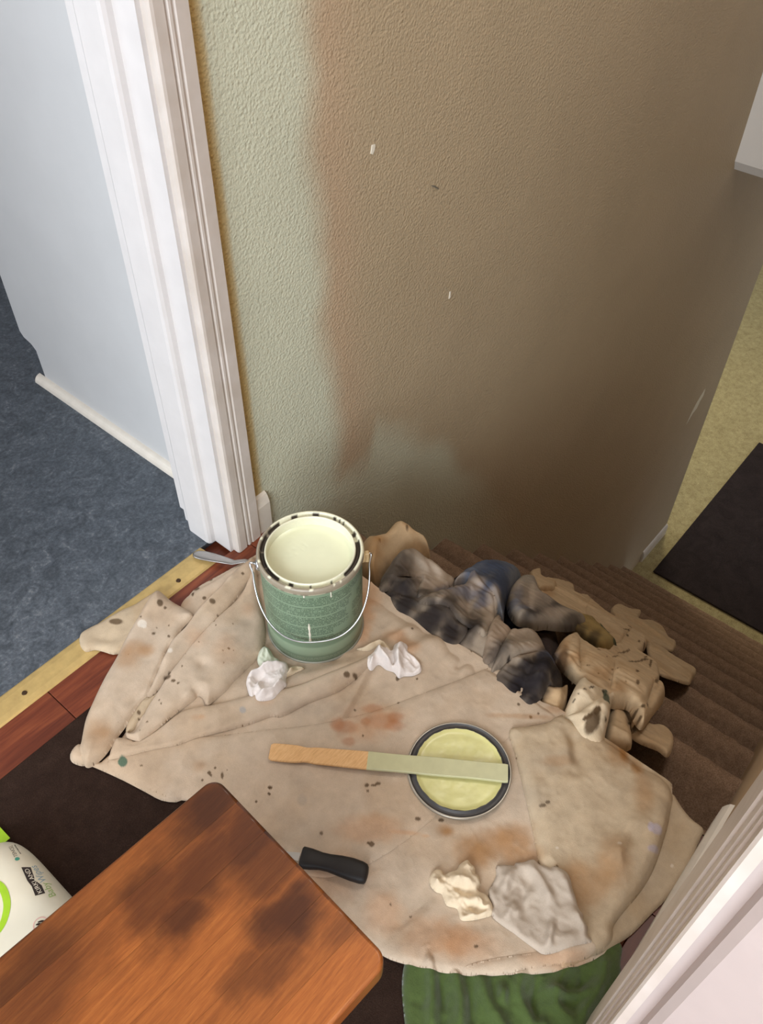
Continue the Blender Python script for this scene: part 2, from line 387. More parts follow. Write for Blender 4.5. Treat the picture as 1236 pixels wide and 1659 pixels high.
# threshold strip
ts = empty('threshold_strip', (0.2, 0.92, 0)); tag(ts, 'gold metal threshold strip with screws between the wood floor and blue linoleum', 'threshold')
prof = [(0.895, 0.0), (0.898, 0.0025), (0.908, 0.0045), (0.932, 0.0045), (0.942, 0.0025), (0.9455, 0.0)]
V = [(x, y, z) for x in (-0.6, 0.602) for y, z in prof] + [(0.632, 0.938, 0.0045), (0.632, 0.9445, 0)]
F = [(i, i+1, i+7, i+6) for i in range(5)] + [(6, 7, 8, 9, 10, 11)[::-1]]
o = mesh('strip', V[:12], F, M_brass, None, False); keep(o, ts)
for sx, sy in ((0.522, 0.911), (0.2048, 0.9185), (-0.11, 0.915)):
    bm = bmesh.new(); bmesh.ops.create_cone(bm, cap_ends=True, segments=14, radius1=0.0048, radius2=0.0036, depth=0.002)
    bmesh.ops.translate(bm, vec=(sx, sy, 0.0052), verts=bm.verts)
    keep(from_bm('screw', bm, M_screw), ts)

# ------------------------------------------------------------------ kitchen doorway jamb and casing
jamb = from_bm('door_1', prism([(0.634, 0.893), (0.66, 0.893), (0.66, 1.022), (0.634, 1.022)], 0, 2.05), M_white)
tag(jamb, 'white door jamb and casing of the kitchen doorway', kind='structure')
stop = [(0.634, 0.936), (0.626, 0.937), (0.6215, 0.940), (0.620, 0.946), (0.620, 0.992), (0.6215, 0.996), (0.634, 0.997)]
from_bm('door_stop', prism(stop, 0.0, 2.05), M_white, jamb)
cas = [(0.641, 0.894), (0.641, 0.882), (0.643, 0.8785), (0.647, 0.8775), (0.6625, 0.8785), (0.664, 0.8815), (0.667, 0.8815), (0.6685, 0.8785), (0.6725, 0.8785), (0.674, 0.8805), (0.677, 0.8805), (0.679, 0.8785),
       (0.6985, 0.8795), (0.7005, 0.882), (0.7005, 0.894)]
from_bm('hall_casing', prism(cas, 0.001, 2.11), M_casing, jamb)
from_bm('kitchen_casing', prism([(0.637, 1.022), (0.70, 1.022), (0.70, 1.040), (0.640, 1.040), (0.637, 1.037)], 0.022, 2.11), M_white, jamb)
# worn stub of baseboard between casing and stairs
def baseboard(name, x0, x1, yf, sgn, h=0.088, t=0.012, label=None, mat=None, z=0.0):
    P = [(0, 0), (t, 0), (t, h-0.022), (t*0.75, h-0.012), (t*0.45, h-0.004), (0, h)]
    bm = bmesh.new(); A = [bm.verts.new((x0, yf-sgn*d, z+hh)) for d, hh in P]; B = [bm.verts.new((x1, yf-sgn*d, z+hh)) for d, hh in P]
    n = len(P); bm.faces.new(A); bm.faces.new(B[::-1])
    for i in range(n): bm.faces.new((A[i], B[i], B[(i+1) % n], A[(i+1) % n]))
    return struct(name, bm, mat or M_white_old, label)
baseboard('baseboard_left', 0.7010, 0.7335, YW, 1, label='short worn stub of cream baseboard by the door casing')
baseboard('baseboard_right', 0.3995, 0.735, YR, -1, 0.075, label='cream baseboard on the stair side of the near door casing')
o = baseboard('baseboard_lower', 3.37, 3.655, YW, 1, 0.085, z=ZL, label='white baseboard at the foot of the stairs')
# quarter round and cabinet panel in the kitchen
cb = empty('kitchen_cabinet', (0.71, 1.3, 0)); tag(cb, 'tall white kitchen cabinet side with a toe kick notch on the blue linoleum', 'cabinet')
sidep = [(1.041, 0.0), (1.590, 0.0), (1.592, 0.088), (1.606, 0.100), (1.630, 0.106), (1.640, 0.118), (1.640, 2.1), (1.041, 2.1)]
bm = bmesh.new(); A = [bm.verts.new((0.71, y, z)) for y, z in sidep]; B = [bm.verts.new((0.728, y, z)) for y, z in sidep]
bm.faces.new(A); bm.faces.new(B[::-1])
for i in range(len(sidep)): bm.faces.new((A[i], B[i], B[(i+1) % 8], A[(i+1) % 8]))
keep(from_bm('side_panel', bm, M_cab), cb)
keep(from_bm('carcass', box_bm(0.728, 1.25, 1.045, 1.585, 0.0, 2.1), M_cab), cb)
keep(from_bm('front_door', box_bm(0.732, 1.25, 1.586, 1.638, 0.118, 2.1, 0.003), M_cab), cb)
q = [(0.71, 0.0)]+[(0.71-0.017*math.cos(t), 0.017*math.sin(t)) for t in np.linspace(0, math.pi/2, 7)]
bm = bmesh.new(); A = [bm.verts.new((x, 1.041, z)) for x, z in q]; B = [bm.verts.new((x, 1.612, z)) for x, z in q]
bm.faces.new(A); bm.faces.new(B[::-1])
for i in range(len(q)): bm.faces.new((A[i], B[i], B[(i+1) % len(q)], A[(i+1) % len(q)]))
o = struct('trim_1', bm, M_white_old, 'cream quarter round moulding along the foot of the cabinet side')

# near doorway: casing on the stair side and jamb
M_jamb = simple('pinkish_white_paint', srgb(186, 174, 170), 0.4, 0, 0.03, 20, 0.05, 40)
jr = from_bm('door_2', prism([(0.272, -0.034), (0.295, -0.034), (0.295, -0.175), (0.272, -0.175)], 0, 2.05), M_jamb)
tag(jr, 'white jamb and casing of the near doorway beside the stairs', kind='structure')
cr = [(0.268, -0.040), (0.268, -0.0335), (0.270, -0.0315), (0.283, -0.0315), (0.2845, -0.034), (0.287, -0.034), (0.289, -0.030), (0.301, -0.030), (0.3025, -0.033), (0.305, -0.033), (0.3065, -0.0285),
      (0.318, -0.0275), (0.3195, -0.030), (0.322, -0.030), (0.324, -0.0255), (0.396, -0.0240), (0.399, -0.0260), (0.399, -0.041)]
from_bm('stair_casing', prism(cr, 0.0, 2.11), M_casing, jr)
from_bm('jamb_rebate', prism([(0.272, -0.048), (0.262, -0.050), (0.258, -0.056), (0.258, -0.155), (0.272, -0.16)], 0.0, 2.05), M_jamb, jr)

# ------------------------------------------------------------------ staircase
sr = empty('staircase', (X0, 0.43, 0)); tag(sr, 'steep brown carpeted staircase going down between two walls', 'staircase')
def stair_z(k): return 0.0 if k == 0 else -RISE1-RISE*(k-1)
def step_mesh(k):
    """tread k (k>=1): rounded carpet nosing, riser below it"""
    zt = stair_z(k); xb = X0+RUN*(k-1)-0.004; xn = X0+RUN*k
    zb = stair_z(k+1)
    pr = [(xb, zt-0.002), (xb+0.008, zt)]
    r = 0.019
    pr += [(xn-r-0.04, zt+0.001)]
    for t in np.linspace(math.pi/2, -math.pi*0.45, 9): pr.append((xn-r+r*math.cos(t), zt-r+r*math.sin(t)))
    pr += [(xn-0.018, zt-0.06), (xn-0.014, zb-0.004)]
    ys = np.linspace(YR+0.0005, YW-0.0005, 60); rs = np.random.RandomState(k)
    V = []; j = rs.randn(60)*0.0007
    for yi, y in enumerate(ys):
        for i, (x, z) in enumerate(pr): V.append((x+(j[yi] if i > 1 else 0), y, z+(j[yi]*0.7 if 1 < i < 12 else 0)))
    m = len(pr); F = [(a*m+i, a*m+i+1, (a+1)*m+i+1, (a+1)*m+i) for a in range(59) for i in range(m-1)]
    return V, F, np.array([(1.12, 1.12, 1.1) if 2 < i % m < 7 else (0.80, 0.79, 0.78) for i in range(len(V))])  # light on the nosing, shade on tread back and riser, painted as colour
# top nosing wrap from the hall floor, then eleven treads
V = []; prt = [(X0-0.012, 0.001)]+[(X0-0.012+0.012*math.cos(t), -0.011+0.012*math.sin(t)) for t in np.linspace(math.pi/2, -1.2, 8)]+[(X0-0.012, -RISE1-0.004)]
for y in np.linspace(YR+0.0005, YW-0.0005, 20):
    for x, z in prt: V.append((x, y, z))
m_ = len(prt)
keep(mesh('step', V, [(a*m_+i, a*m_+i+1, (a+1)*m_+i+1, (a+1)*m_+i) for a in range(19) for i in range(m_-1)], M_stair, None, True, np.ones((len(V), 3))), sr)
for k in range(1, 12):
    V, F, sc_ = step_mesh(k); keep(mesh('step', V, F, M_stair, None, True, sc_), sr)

# mats
mt = mesh_ = from_bm('floor_mat', box_bm(-0.55, 0.655, 0.05, 0.816, 0.0005, 0.007, 0.003, 2), M_mat)
tag(mt, 'dark brown floor mat under the drop cloth and the wooden stool', 'mat')
ml = from_bm('floor_mat', box_bm(3.345, 4.78, -0.55, 0.800, ZL+0.001, ZL+0.014, 0.005, 2), M_mat2)
tag(ml, 'black mat on beige carpet at the foot of the stairs', 'mat')

# ------------------------------------------------------------------ cloth engine
CLOTH_LAYERS = [
 ('bunch',1,0.015,0.008,0.01,'tan',1,0.003,[(1.623,.460),(1.812,.504),(1.849,.476),(1.944,.456),(1.773,.414),(1.869,.401),(1.876,.358),(1.757,.305),(1.747,.279),(1.598,.254),(1.564,.274),(1.520,.314),(1.485,.360)],[([(1.603,.442),(1.692,.380),(1.644,.273)],0.012,0.012)]),
 ('bunch',1,0.012,0.008,0.01,'tan',1,0.003,[(1.541,.319),(1.582,.302),(1.547,.254),(1.543,.212),(1.537,.170),(1.415,.156),(1.335,.149),(1.293,.174),(1.259,.209),(1.323,.248)],[([(1.504,.294),(1.444,.229),(1.441,.166)],0.008,0.015)]),
 ('bunch',1,0.045,0.012,0.022,'tan',1,0.003,[(1.392,.611),(1.525,.610),(1.586,.579),(1.498,.534),(1.554,.520),(1.496,.455),(1.473,.405),(1.473,.354),(1.445,.298),(1.247,.262),(1.163,.274),(1.098,.309),(1.163,.384),(1.184,.456),(1.231,.525)],[([(1.360,.561),(1.381,.493),(1.373,.410),(1.290,.315)],0.012,0.012)]),
 ('bunch',1,0.06,0.012,0.033,'tan',1,0.003,[(1.363,.625),(1.491,.650),(1.392,.592),(1.447,.577),(1.339,.533),(1.244,.538)],[]),
 ('bunch',1,0.045,0.01,0.018,'tan',1,0.003,[(1.079,.318),(1.229,.321),(1.266,.303),(1.257,.260),(1.248,.219),(1.135,.181),(1.080,.186),(1.040,.212),(1.047,.259)],[([(1.098,.309),(1.163,.274),(1.179,.238),(1.226,.209)],0.01,0.012)]),
 ('bunch',1,0.03,0.05,0.05,'dark',1,0.003,[(.959,.612),(1.076,.658),(1.133,.655),(1.100,.569),(1.013,.477),(.954,.421),(1.098,.418),(.986,.350),(.887,.320),(.919,.387),(.907,.434),(.951,.517),(.967,.578)],[]),
 ('bunch',1,0.07,0.018,0.035,'olive',1,0.003,[(1.148,.431),(1.216,.411),(1.248,.387),(1.231,.359),(1.182,.320),(1.162,.294),(1.110,.289),(1.077,.295),(1.065,.318),(1.067,.347),(1.056,.370),(1.055,.390)],[([(1.120,.414),(1.146,.378),(1.142,.330),(1.124,.295)],0.012,0.012)]),
 ('bunch',1,0.09,0.022,0.04,'grey',1,0.003,[(1.204,.566),(1.238,.541),(1.112,.468),(1.120,.422),(1.139,.401),(1.147,.366),(1.042,.360),(.989,.365),(.920,.381),(.901,.396),(.890,.416),(.936,.460),(1.072,.524)],[([(1.035,.508),(.961,.441),(.952,.397),(1.058,.367)],-0.008,0.012),([(1.174,.537),(1.087,.454),(1.068,.400)],0.01,0.016)]),
 ('bunch',1,0.1,0.035,0.06,'blue',1,0.003,[(.886,.556),(.975,.582),(1.074,.617),(1.170,.623),(1.192,.602),(1.205,.565),(1.083,.525),(.985,.485),(.918,.453),(.870,.427),(.869,.444),(.888,.474),(.891,.504),(.891,.535)],[([(1.001,.581),(1.020,.541),(.939,.471)],0.012,0.03)]),
 ('bunch',1,0.052,0.035,0.05,'mdark',1,0.003,[(.749,.636),(.820,.667),(.881,.691),(.951,.688),(.944,.652),(.926,.613),(.913,.570),(.932,.558),(.926,.521),(.917,.479),(.881,.449),(.882,.431),(.874,.409),(.908,.400),(.914,.377),(.912,.357),(.886,.336),(.882,.321),(.861,.292),(.821,.269),(.764,.262),(.692,.261),(.684,.293),(.687,.328),(.691,.357),(.696,.391),(.697,.440),(.694,.480),(.696,.526),(.693,.568),(.701,.610)],[([(.818,.661),(.878,.646),(.887,.584),(.887,.552)],0.024,0.018),([(.785,.565),(.837,.549),(.906,.540),(.938,.537)],-0.024,0.01),([(.781,.531),(.872,.525),(.903,.490),(.902,.466)],0.022,0.02),([(.741,.451),(.808,.452),(.857,.446)],-0.014,0.01),([(.742,.434),(.797,.434),(.847,.432)],0.012,0.01),([(.790,.415),(.830,.433),(.881,.449)],-0.012,0.008),([(.779,.408),(.837,.419),(.867,.407)],0.016,0.014),([(.736,.364),(.801,.361),(.861,.341)],0.02,0.014),([(.720,.347),(.789,.340),(.845,.315)],-0.018,0.01),([(.720,.295),(.785,.311),(.853,.323)],0.016,0.014),([(.808,.619),(.854,.606),(.855,.562)],-0.016,0.01),([(.716,.299),(.775,.316),(.824,.325)],-0.01,0.007),([(.758,.591),(.819,.591),(.867,.603)],0.012,0.01),([(.732,.525),(.746,.498),(.804,.494)],0.012,0.012),([(.722,.506),(.747,.470),(.843,.475)],-0.01,0.01),([(.869,.400),(.882,.378),(.893,.351)],0.012,0.01),([(.829,.388),(.851,.368),(.852,.340)],-0.01,0.008),([(.853,.613),(.826,.589),(.807,.558)],-0.012,0.008)]),
 ('bunch',0,0.004,0.008,0,'mdark',1,0.0038,[(.750,.596),(.769,.561),(.784,.541),(.802,.523),(.801,.503),(.782,.476),(.786,.452),(.758,.441),(.735,.447),(.728,.485),(.733,.533),(.729,.568)],[]),
 ('bunch',0,0.009,0.01,0,'mdark',1,0.0038,[(.749,.626),(.809,.658),(.869,.680),(.932,.674),(.929,.641),(.914,.605),(.901,.562),(.861,.550),(.829,.548),(.794,.549),(.773,.555),(.801,.574),(.836,.595),(.823,.611),(.784,.613),(.749,.608)],[([(.806,.647),(.874,.643),(.872,.591)],0.012,0.016),([(.900,.650),(.877,.603),(.857,.564)],-0.008,0.01)]),
 ('bunch',0,0.01,0.01,0,'mdark',1,0.0038,[(.765,.547),(.818,.536),(.891,.531),(.927,.538),(.911,.505),(.899,.469),(.865,.440),(.822,.427),(.783,.412),(.777,.426),(.785,.460),(.784,.489),(.782,.511),(.766,.529)],[([(.813,.517),(.872,.503),(.864,.452)],0.01,0.018),([(.879,.507),(.834,.486),(.804,.451)],-0.007,0.008)]),
 ('bunch',0,0.007,0.01,0,'greige',1,0.0038,[(.742,.389),(.791,.414),(.830,.430),(.870,.443),(.873,.426),(.862,.404),(.801,.385),(.751,.374)],[]),
 ('bunch',0,0.01,0.01,0,'mdark',1,0.0038,[(.729,.365),(.793,.382),(.835,.396),(.863,.403),(.897,.395),(.903,.372),(.901,.353),(.876,.335),(.830,.337),(.791,.346),(.756,.357)],[([(.859,.396),(.875,.372),(.876,.343)],0.01,0.012),([(.805,.379),(.831,.362),(.834,.339)],-0.008,0.008)]),
 ('bunch',0,0.008,0.01,0,'mdark',1,0.0038,[(.719,.353),(.764,.354),(.801,.344),(.838,.333),(.860,.317),(.823,.291),(.768,.276),(.719,.276),(.715,.299),(.716,.325)],[([(.717,.300),(.768,.316),(.835,.328)],-0.008,0.007),([(.733,.283),(.792,.295),(.838,.316)],0.01,0.012)]),
 ('bunch',1,0.075,0.018,0.04,'tan',1,0.003,[(.866,.316),(.911,.331),(.950,.339),(1.020,.348),(1.020,.333),(1.001,.310),(.989,.261),(.994,.220),(1.019,.195),(1.032,.166),(1.029,.150),(1.002,.139),(.957,.133),(.886,.129),(.832,.126),(.829,.135),(.845,.150),(.862,.166),(.833,.186),(.830,.217),(.837,.250),(.843,.276)],[([(1.006,.331),(.906,.288),(.839,.254)],-0.006,0.01),([(.971,.241),(.882,.213),(.828,.194)],-0.005,0.01),([(1.005,.166),(.925,.150),(.870,.138)],-0.012,0.01),([(.928,.324),(.926,.252),(.946,.184),(.987,.148)],0.008,0.04)]),
 ('bunch',0,0.006,0.008,0,'tan',1,0.0038,[(.867,.316),(.912,.330),(.949,.338),(1.016,.347),(.992,.326),(.907,.287),(.847,.258),(.844,.275)],[]),
 ('bunch',0,0.006,0.008,0,'tan',1,0.0038,[(1.004,.169),(1.032,.165),(1.027,.149),(1.002,.139),(.956,.134),(.887,.130),(.834,.127),(.875,.140),(.929,.153)],[]),
 ('bunch',0,0.005,0.008,0,'tan',1,0.0038,[(.975,.240),(.992,.219),(1.016,.194),(1.008,.171),(.927,.154),(.873,.141),(.834,.137),(.848,.151),(.866,.167),(.835,.187),(.835,.195),(.884,.212)],[]),
 ('bunch',0,0.005,0.008,0,'tan',1,0.0038,[(1.492,.453),(1.469,.403),(1.466,.352),(1.329,.326),(1.205,.303),(1.190,.325),(1.207,.367),(1.290,.422),(1.497,.493)],[]),
 ('bunch',1,0.018,0.01,0.014,'tan',1,0.003,[(.886,.161),(.894,.154),(.898,.129),(.915,.119),(.921,.104),(.909,.087),(.877,.076),(.835,.073),(.835,.091),(.822,.118),(.827,.139)],[]),
 ('bunch',1,0.035,0.015,0.03,'tan',1,0.003,[(.877,.202),(.904,.185),(.914,.175),(.872,.153),(.837,.143),(.804,.128),(.781,.125),(.758,.159),(.820,.181)],[([(.880,.190),(.861,.159),(.816,.140)],-0.012,0.008),([(.886,.182),(.877,.155)],0.01,0.01)]),
 ('bunch',1,0.075,0.018,0.035,'speck',1,0.003,[(.841,.252),(.834,.225),(.843,.216),(.857,.199),(.827,.185),(.777,.168),(.719,.149),(.708,.173),(.708,.191),(.703,.215),(.717,.221),(.738,.230),(.783,.241)],[([(.738,.227),(.755,.212),(.805,.200),(.846,.195)],-0.012,0.012),([(.750,.210),(.731,.192),(.716,.173)],0.012,0.014),([(.833,.241),(.814,.210),(.819,.193)],0.008,0.02),([(.738,.225),(.725,.204),(.709,.175)],-0.01,0.009)]),
 ('bunch',0,0.007,0.008,0,'speck',1,0.0038,[(.736,.227),(.757,.210),(.804,.200),(.844,.194),(.815,.181),(.771,.167),(.721,.150),(.709,.173),(.718,.189),(.735,.209)],[]),
 ('bunch',1,0.05,0.015,0.033,'tanb',1,0.003,[(.776,.288),(.790,.271),(.826,.264),(.773,.240),(.740,.229),(.717,.221),(.714,.238),(.713,.263),(.730,.276)],[([(.816,.264),(.770,.242),(.721,.221)],-0.012,0.008)]),
 ('bunch',2,-0.02,0.045,0.1,'tanb',1,0.004,[(.844,.758),(.865,.753),(.884,.733),(.907,.740),(.937,.725),(.943,.699),(.945,.680),(.948,.660),(.932,.643),(.919,.650),(.896,.649),(.866,.667),(.839,.670),(.801,.667),(.793,.666),(.788,.690),(.794,.708),(.817,.741)],[([(.830,.740),(.872,.719),(.906,.700),(.936,.659)],0.018,0.025),([(.799,.703),(.831,.693),(.876,.687),(.904,.668)],-0.012,0.02)]),
 ('main',0,0.006,0.012,0,'pale',0,0.0012,[(.186,.758),(.200,.714),(.213,.671),(.224,.626),(.230,.603),(.242,.585),(.255,.573),(.258,.515),(.263,.395),(.273,.277),(.279,.223),(.288,.194),(.305,.156),(.331,.116),(.368,.075),(.408,.035),(.452,.006),(.487,-.002),(.572,.008),(.649,.011),(.708,.026),(.742,.038),(.772,.057),(.802,.076),(.780,.112),(.770,.150),(.757,.209),(.741,.269),(.747,.370),(.745,.433),(.737,.494),(.744,.569),(.748,.637),(.763,.703),(.754,.773),(.688,.838),(.638,.852),(.574,.865),(.524,.873),(.479,.857),(.416,.819),(.325,.759),(.229,.721),(.200,.729)],[([(.607,.522),(.474,.484),(.389,.457),(.304,.448)],0.0035,0.006),([(.613,.511),(.480,.474),(.395,.447),(.307,.437)],-0.002,0.006),([(.760,.464),(.666,.491),(.575,.549),(.494,.598),(.432,.635)],0.01,0.016),([(.730,.515),(.646,.543),(.575,.577)],0.007,0.01),([(.681,.531),(.622,.557),(.553,.584)],-0.005,0.01),([(.683,.452),(.622,.468),(.536,.514)],-0.004,0.015),([(.741,.366),(.669,.377),(.609,.394),(.554,.425)],0.006,0.02),([(.734,.412),(.692,.413)],-0.006,0.006),([(.744,.381),(.703,.383),(.677,.382)],-0.006,0.008),([(.520,.336),(.430,.322),(.359,.308),(.288,.290)],0.004,0.03),([(.413,.219),(.342,.227),(.291,.227)],-0.006,0.015),([(.362,.266),(.303,.260)],0.006,0.025),([(.366,.499),(.380,.423),(.435,.374)],0.003,0.03),([(.326,.591),(.383,.542),(.411,.477)],0.003,0.03),([(.315,.164),(.365,.141),(.413,.096)],0.004,0.03)]),
 ('main',0,0.004,0.02,0,'pale',1,0.0011,[(.216,.711),(.249,.694),(.311,.659),(.351,.619),(.408,.568),(.473,.510),(.540,.464),(.586,.439),(.657,.405),(.699,.387),(.743,.368),(.747,.323),(.741,.269),(.757,.209),(.657,.271),(.465,.281),(.324,.323),(.269,.413),(.258,.522),(.253,.577),(.241,.591),(.227,.631),(.214,.672)],[]),
 ('main',0,0.008,0.01,0,'pale2',1,0.0007,[(.735,.035),(.725,.015),(.718,-.004),(.715,-.025),(.700,-.028),(.679,-.031),(.655,-.034),(.629,-.034),(.607,-.033),(.582,-.029),(.558,-.024),(.520,-.017),(.493,-.008),(.459,.006),(.457,.016),(.504,.027),(.602,.029),(.707,.036)],[]),
 ('main',0,0.014,0.022,0,'pale2',1,0.0016,[(.657,.278),(.684,.259),(.708,.242),(.732,.236),(.742,.228),(.743,.201),(.753,.166),(.763,.137),(.782,.108),(.798,.090),(.788,.073),(.769,.056),(.751,.044),(.737,.037),(.720,.029),(.702,.024),(.681,.017),(.660,.012),(.633,.006),(.608,.002),(.585,.001),(.564,.002),(.546,.004),(.529,.006),(.505,.007),(.489,.000),(.472,.002),(.458,.008),(.444,.014),(.420,.028),(.418,.038),(.458,.081),(.514,.132),(.548,.164),(.578,.195),(.601,.219),(.631,.251)],[([(.728,.104),(.682,.082),(.629,.074),(.591,.084),(.554,.086)],-0.01,0.03),([(.712,.142),(.691,.110),(.663,.087),(.618,.087)],0.008,0.03),([(.680,.050),(.629,.056),(.582,.054),(.552,.048)],0.01,0.018),([(.652,.038),(.623,.047),(.599,.058)],-0.008,0.012),([(.717,.206),(.690,.182),(.662,.162)],-0.009,0.01),([(.716,.212),(.685,.188),(.653,.163)],0.006,0.012),([(.632,.207),(.608,.178)],-0.004,0.012),([(.741,.089),(.765,.086),(.783,.079)],-0.008,0.01),([(.755,.146),(.751,.111),(.736,.080)],-0.006,0.012),([(.712,.048),(.666,.039),(.618,.032),(.557,.034),(.520,.024)],0.008,0.028),([(.608,.056),(.585,.049),(.564,.034)],0.006,0.008),([(.547,.082),(.545,.056),(.505,.045),(.470,.030)],-0.008,0.02)]),
 ('main',0,0.003,0.008,0,'pale',1,0.0007,[(.333,.127),(.361,.108),(.398,.076),(.429,.048),(.452,.034),(.461,.028),(.463,.012),(.448,.013),(.426,.027),(.396,.055),(.364,.081),(.347,.098),(.332,.117)],[]),
 ('main',0,0.008,0.012,0,'pale',1,0.0007,[(.476,.851),(.503,.867),(.560,.857),(.596,.852),(.644,.841),(.683,.824),(.651,.799),(.617,.805),(.553,.809),(.490,.803),(.474,.816)],[]),
 ('main',0,0.01,0.014,0,'pale2',1,0.0007,[(.333,.945),(.352,.944),(.372,.939),(.407,.934),(.433,.926),(.443,.925),(.470,.922),(.482,.918),(.471,.887),(.423,.877),(.388,.865),(.350,.865),(.337,.888),(.330,.901),(.318,.909),(.320,.928)],[([(.333,.928),(.361,.896),(.384,.891)],-0.004,0.012)]),
 ('main',0,0.012,0.016,0,'pale',1,0.0007,[(.643,.841),(.622,.811),(.577,.798),(.519,.782),(.475,.775),(.418,.764),(.377,.757),(.343,.749),(.326,.749),(.318,.756),(.346,.769),(.374,.785),(.401,.798),(.419,.808),(.452,.812),(.490,.821),(.542,.828),(.589,.837)],[([(.602,.829),(.532,.817),(.470,.807),(.414,.793),(.366,.769)],0.006,0.012)]),
 ('main',0,0.006,0.01,0,'pale2',1,0.0007,[(.318,.761),(.328,.749),(.346,.746),(.311,.735),(.291,.731),(.275,.723),(.265,.731),(.281,.747),(.294,.755)],[]),
 ('main',0,0.011,0.016,0,'pale',1,0.0007,[(.219,.710),(.224,.718),(.235,.727),(.250,.735),(.261,.713),(.266,.703),(.292,.695),(.336,.692),(.361,.682),(.383,.664),(.411,.644),(.437,.626),(.462,.606),(.498,.582),(.540,.563),(.594,.539),(.625,.529),(.627,.516),(.581,.520),(.533,.528),(.487,.549),(.442,.564),(.430,.578),(.398,.593),(.365,.614),(.333,.634),(.300,.650),(.272,.671),(.244,.691)],[([(.234,.710),(.261,.696),(.296,.668),(.365,.632),(.436,.595)],-0.003,0.01)]),
 ('main',0,0.014,0.02,0,'pale',1,0.0007,[(.629,.818),(.593,.772),(.543,.704),(.506,.674),(.491,.672),(.466,.671),(.434,.669),(.417,.666),(.396,.666),(.381,.665),(.377,.670),(.382,.682),(.381,.693),(.370,.692),(.334,.693),(.304,.693),(.271,.696),(.265,.701),(.259,.718),(.265,.729),(.271,.717),(.291,.725),(.313,.736),(.340,.745),(.369,.755),(.403,.763),(.439,.772),(.479,.779),(.516,.783),(.560,.788),(.600,.805)],[([(.426,.748),(.421,.723),(.412,.704)],-0.006,0.01),([(.370,.716),(.374,.697),(.393,.694)],0.007,0.01),([(.363,.732),(.369,.698)],-0.004,0.012),([(.530,.773),(.530,.740),(.539,.708)],-0.004,0.014),([(.508,.724),(.438,.713),(.362,.706)],0.005,0.03)]),
 ('main',0,0.012,0.012,0,'pale',1,0.0007,[(.186,.766),(.199,.771),(.208,.767),(.209,.748),(.202,.729),(.189,.735),(.183,.745),(.181,.756)],[]),
 ('main',0,0.02,0.026,0,'pale',1,0.0007,[(.481,.911),(.481,.888),(.482,.854),(.479,.816),(.453,.812),(.423,.802),(.404,.796),(.376,.779),(.347,.764),(.328,.753),(.310,.751),(.274,.739),(.250,.732),(.232,.725),(.215,.722),(.198,.723),(.189,.730),(.195,.746),(.203,.761),(.220,.780),(.239,.798),(.266,.816),(.290,.831),(.312,.843),(.349,.860),(.381,.875),(.417,.891),(.458,.910),(.472,.913)],[([(.457,.877),(.368,.838),(.294,.802),(.232,.762)],0.006,0.03),([(.345,.757),(.312,.758),(.286,.762)],-0.005,0.01),([(.406,.815),(.360,.797),(.331,.782)],-0.004,0.02)]),
]
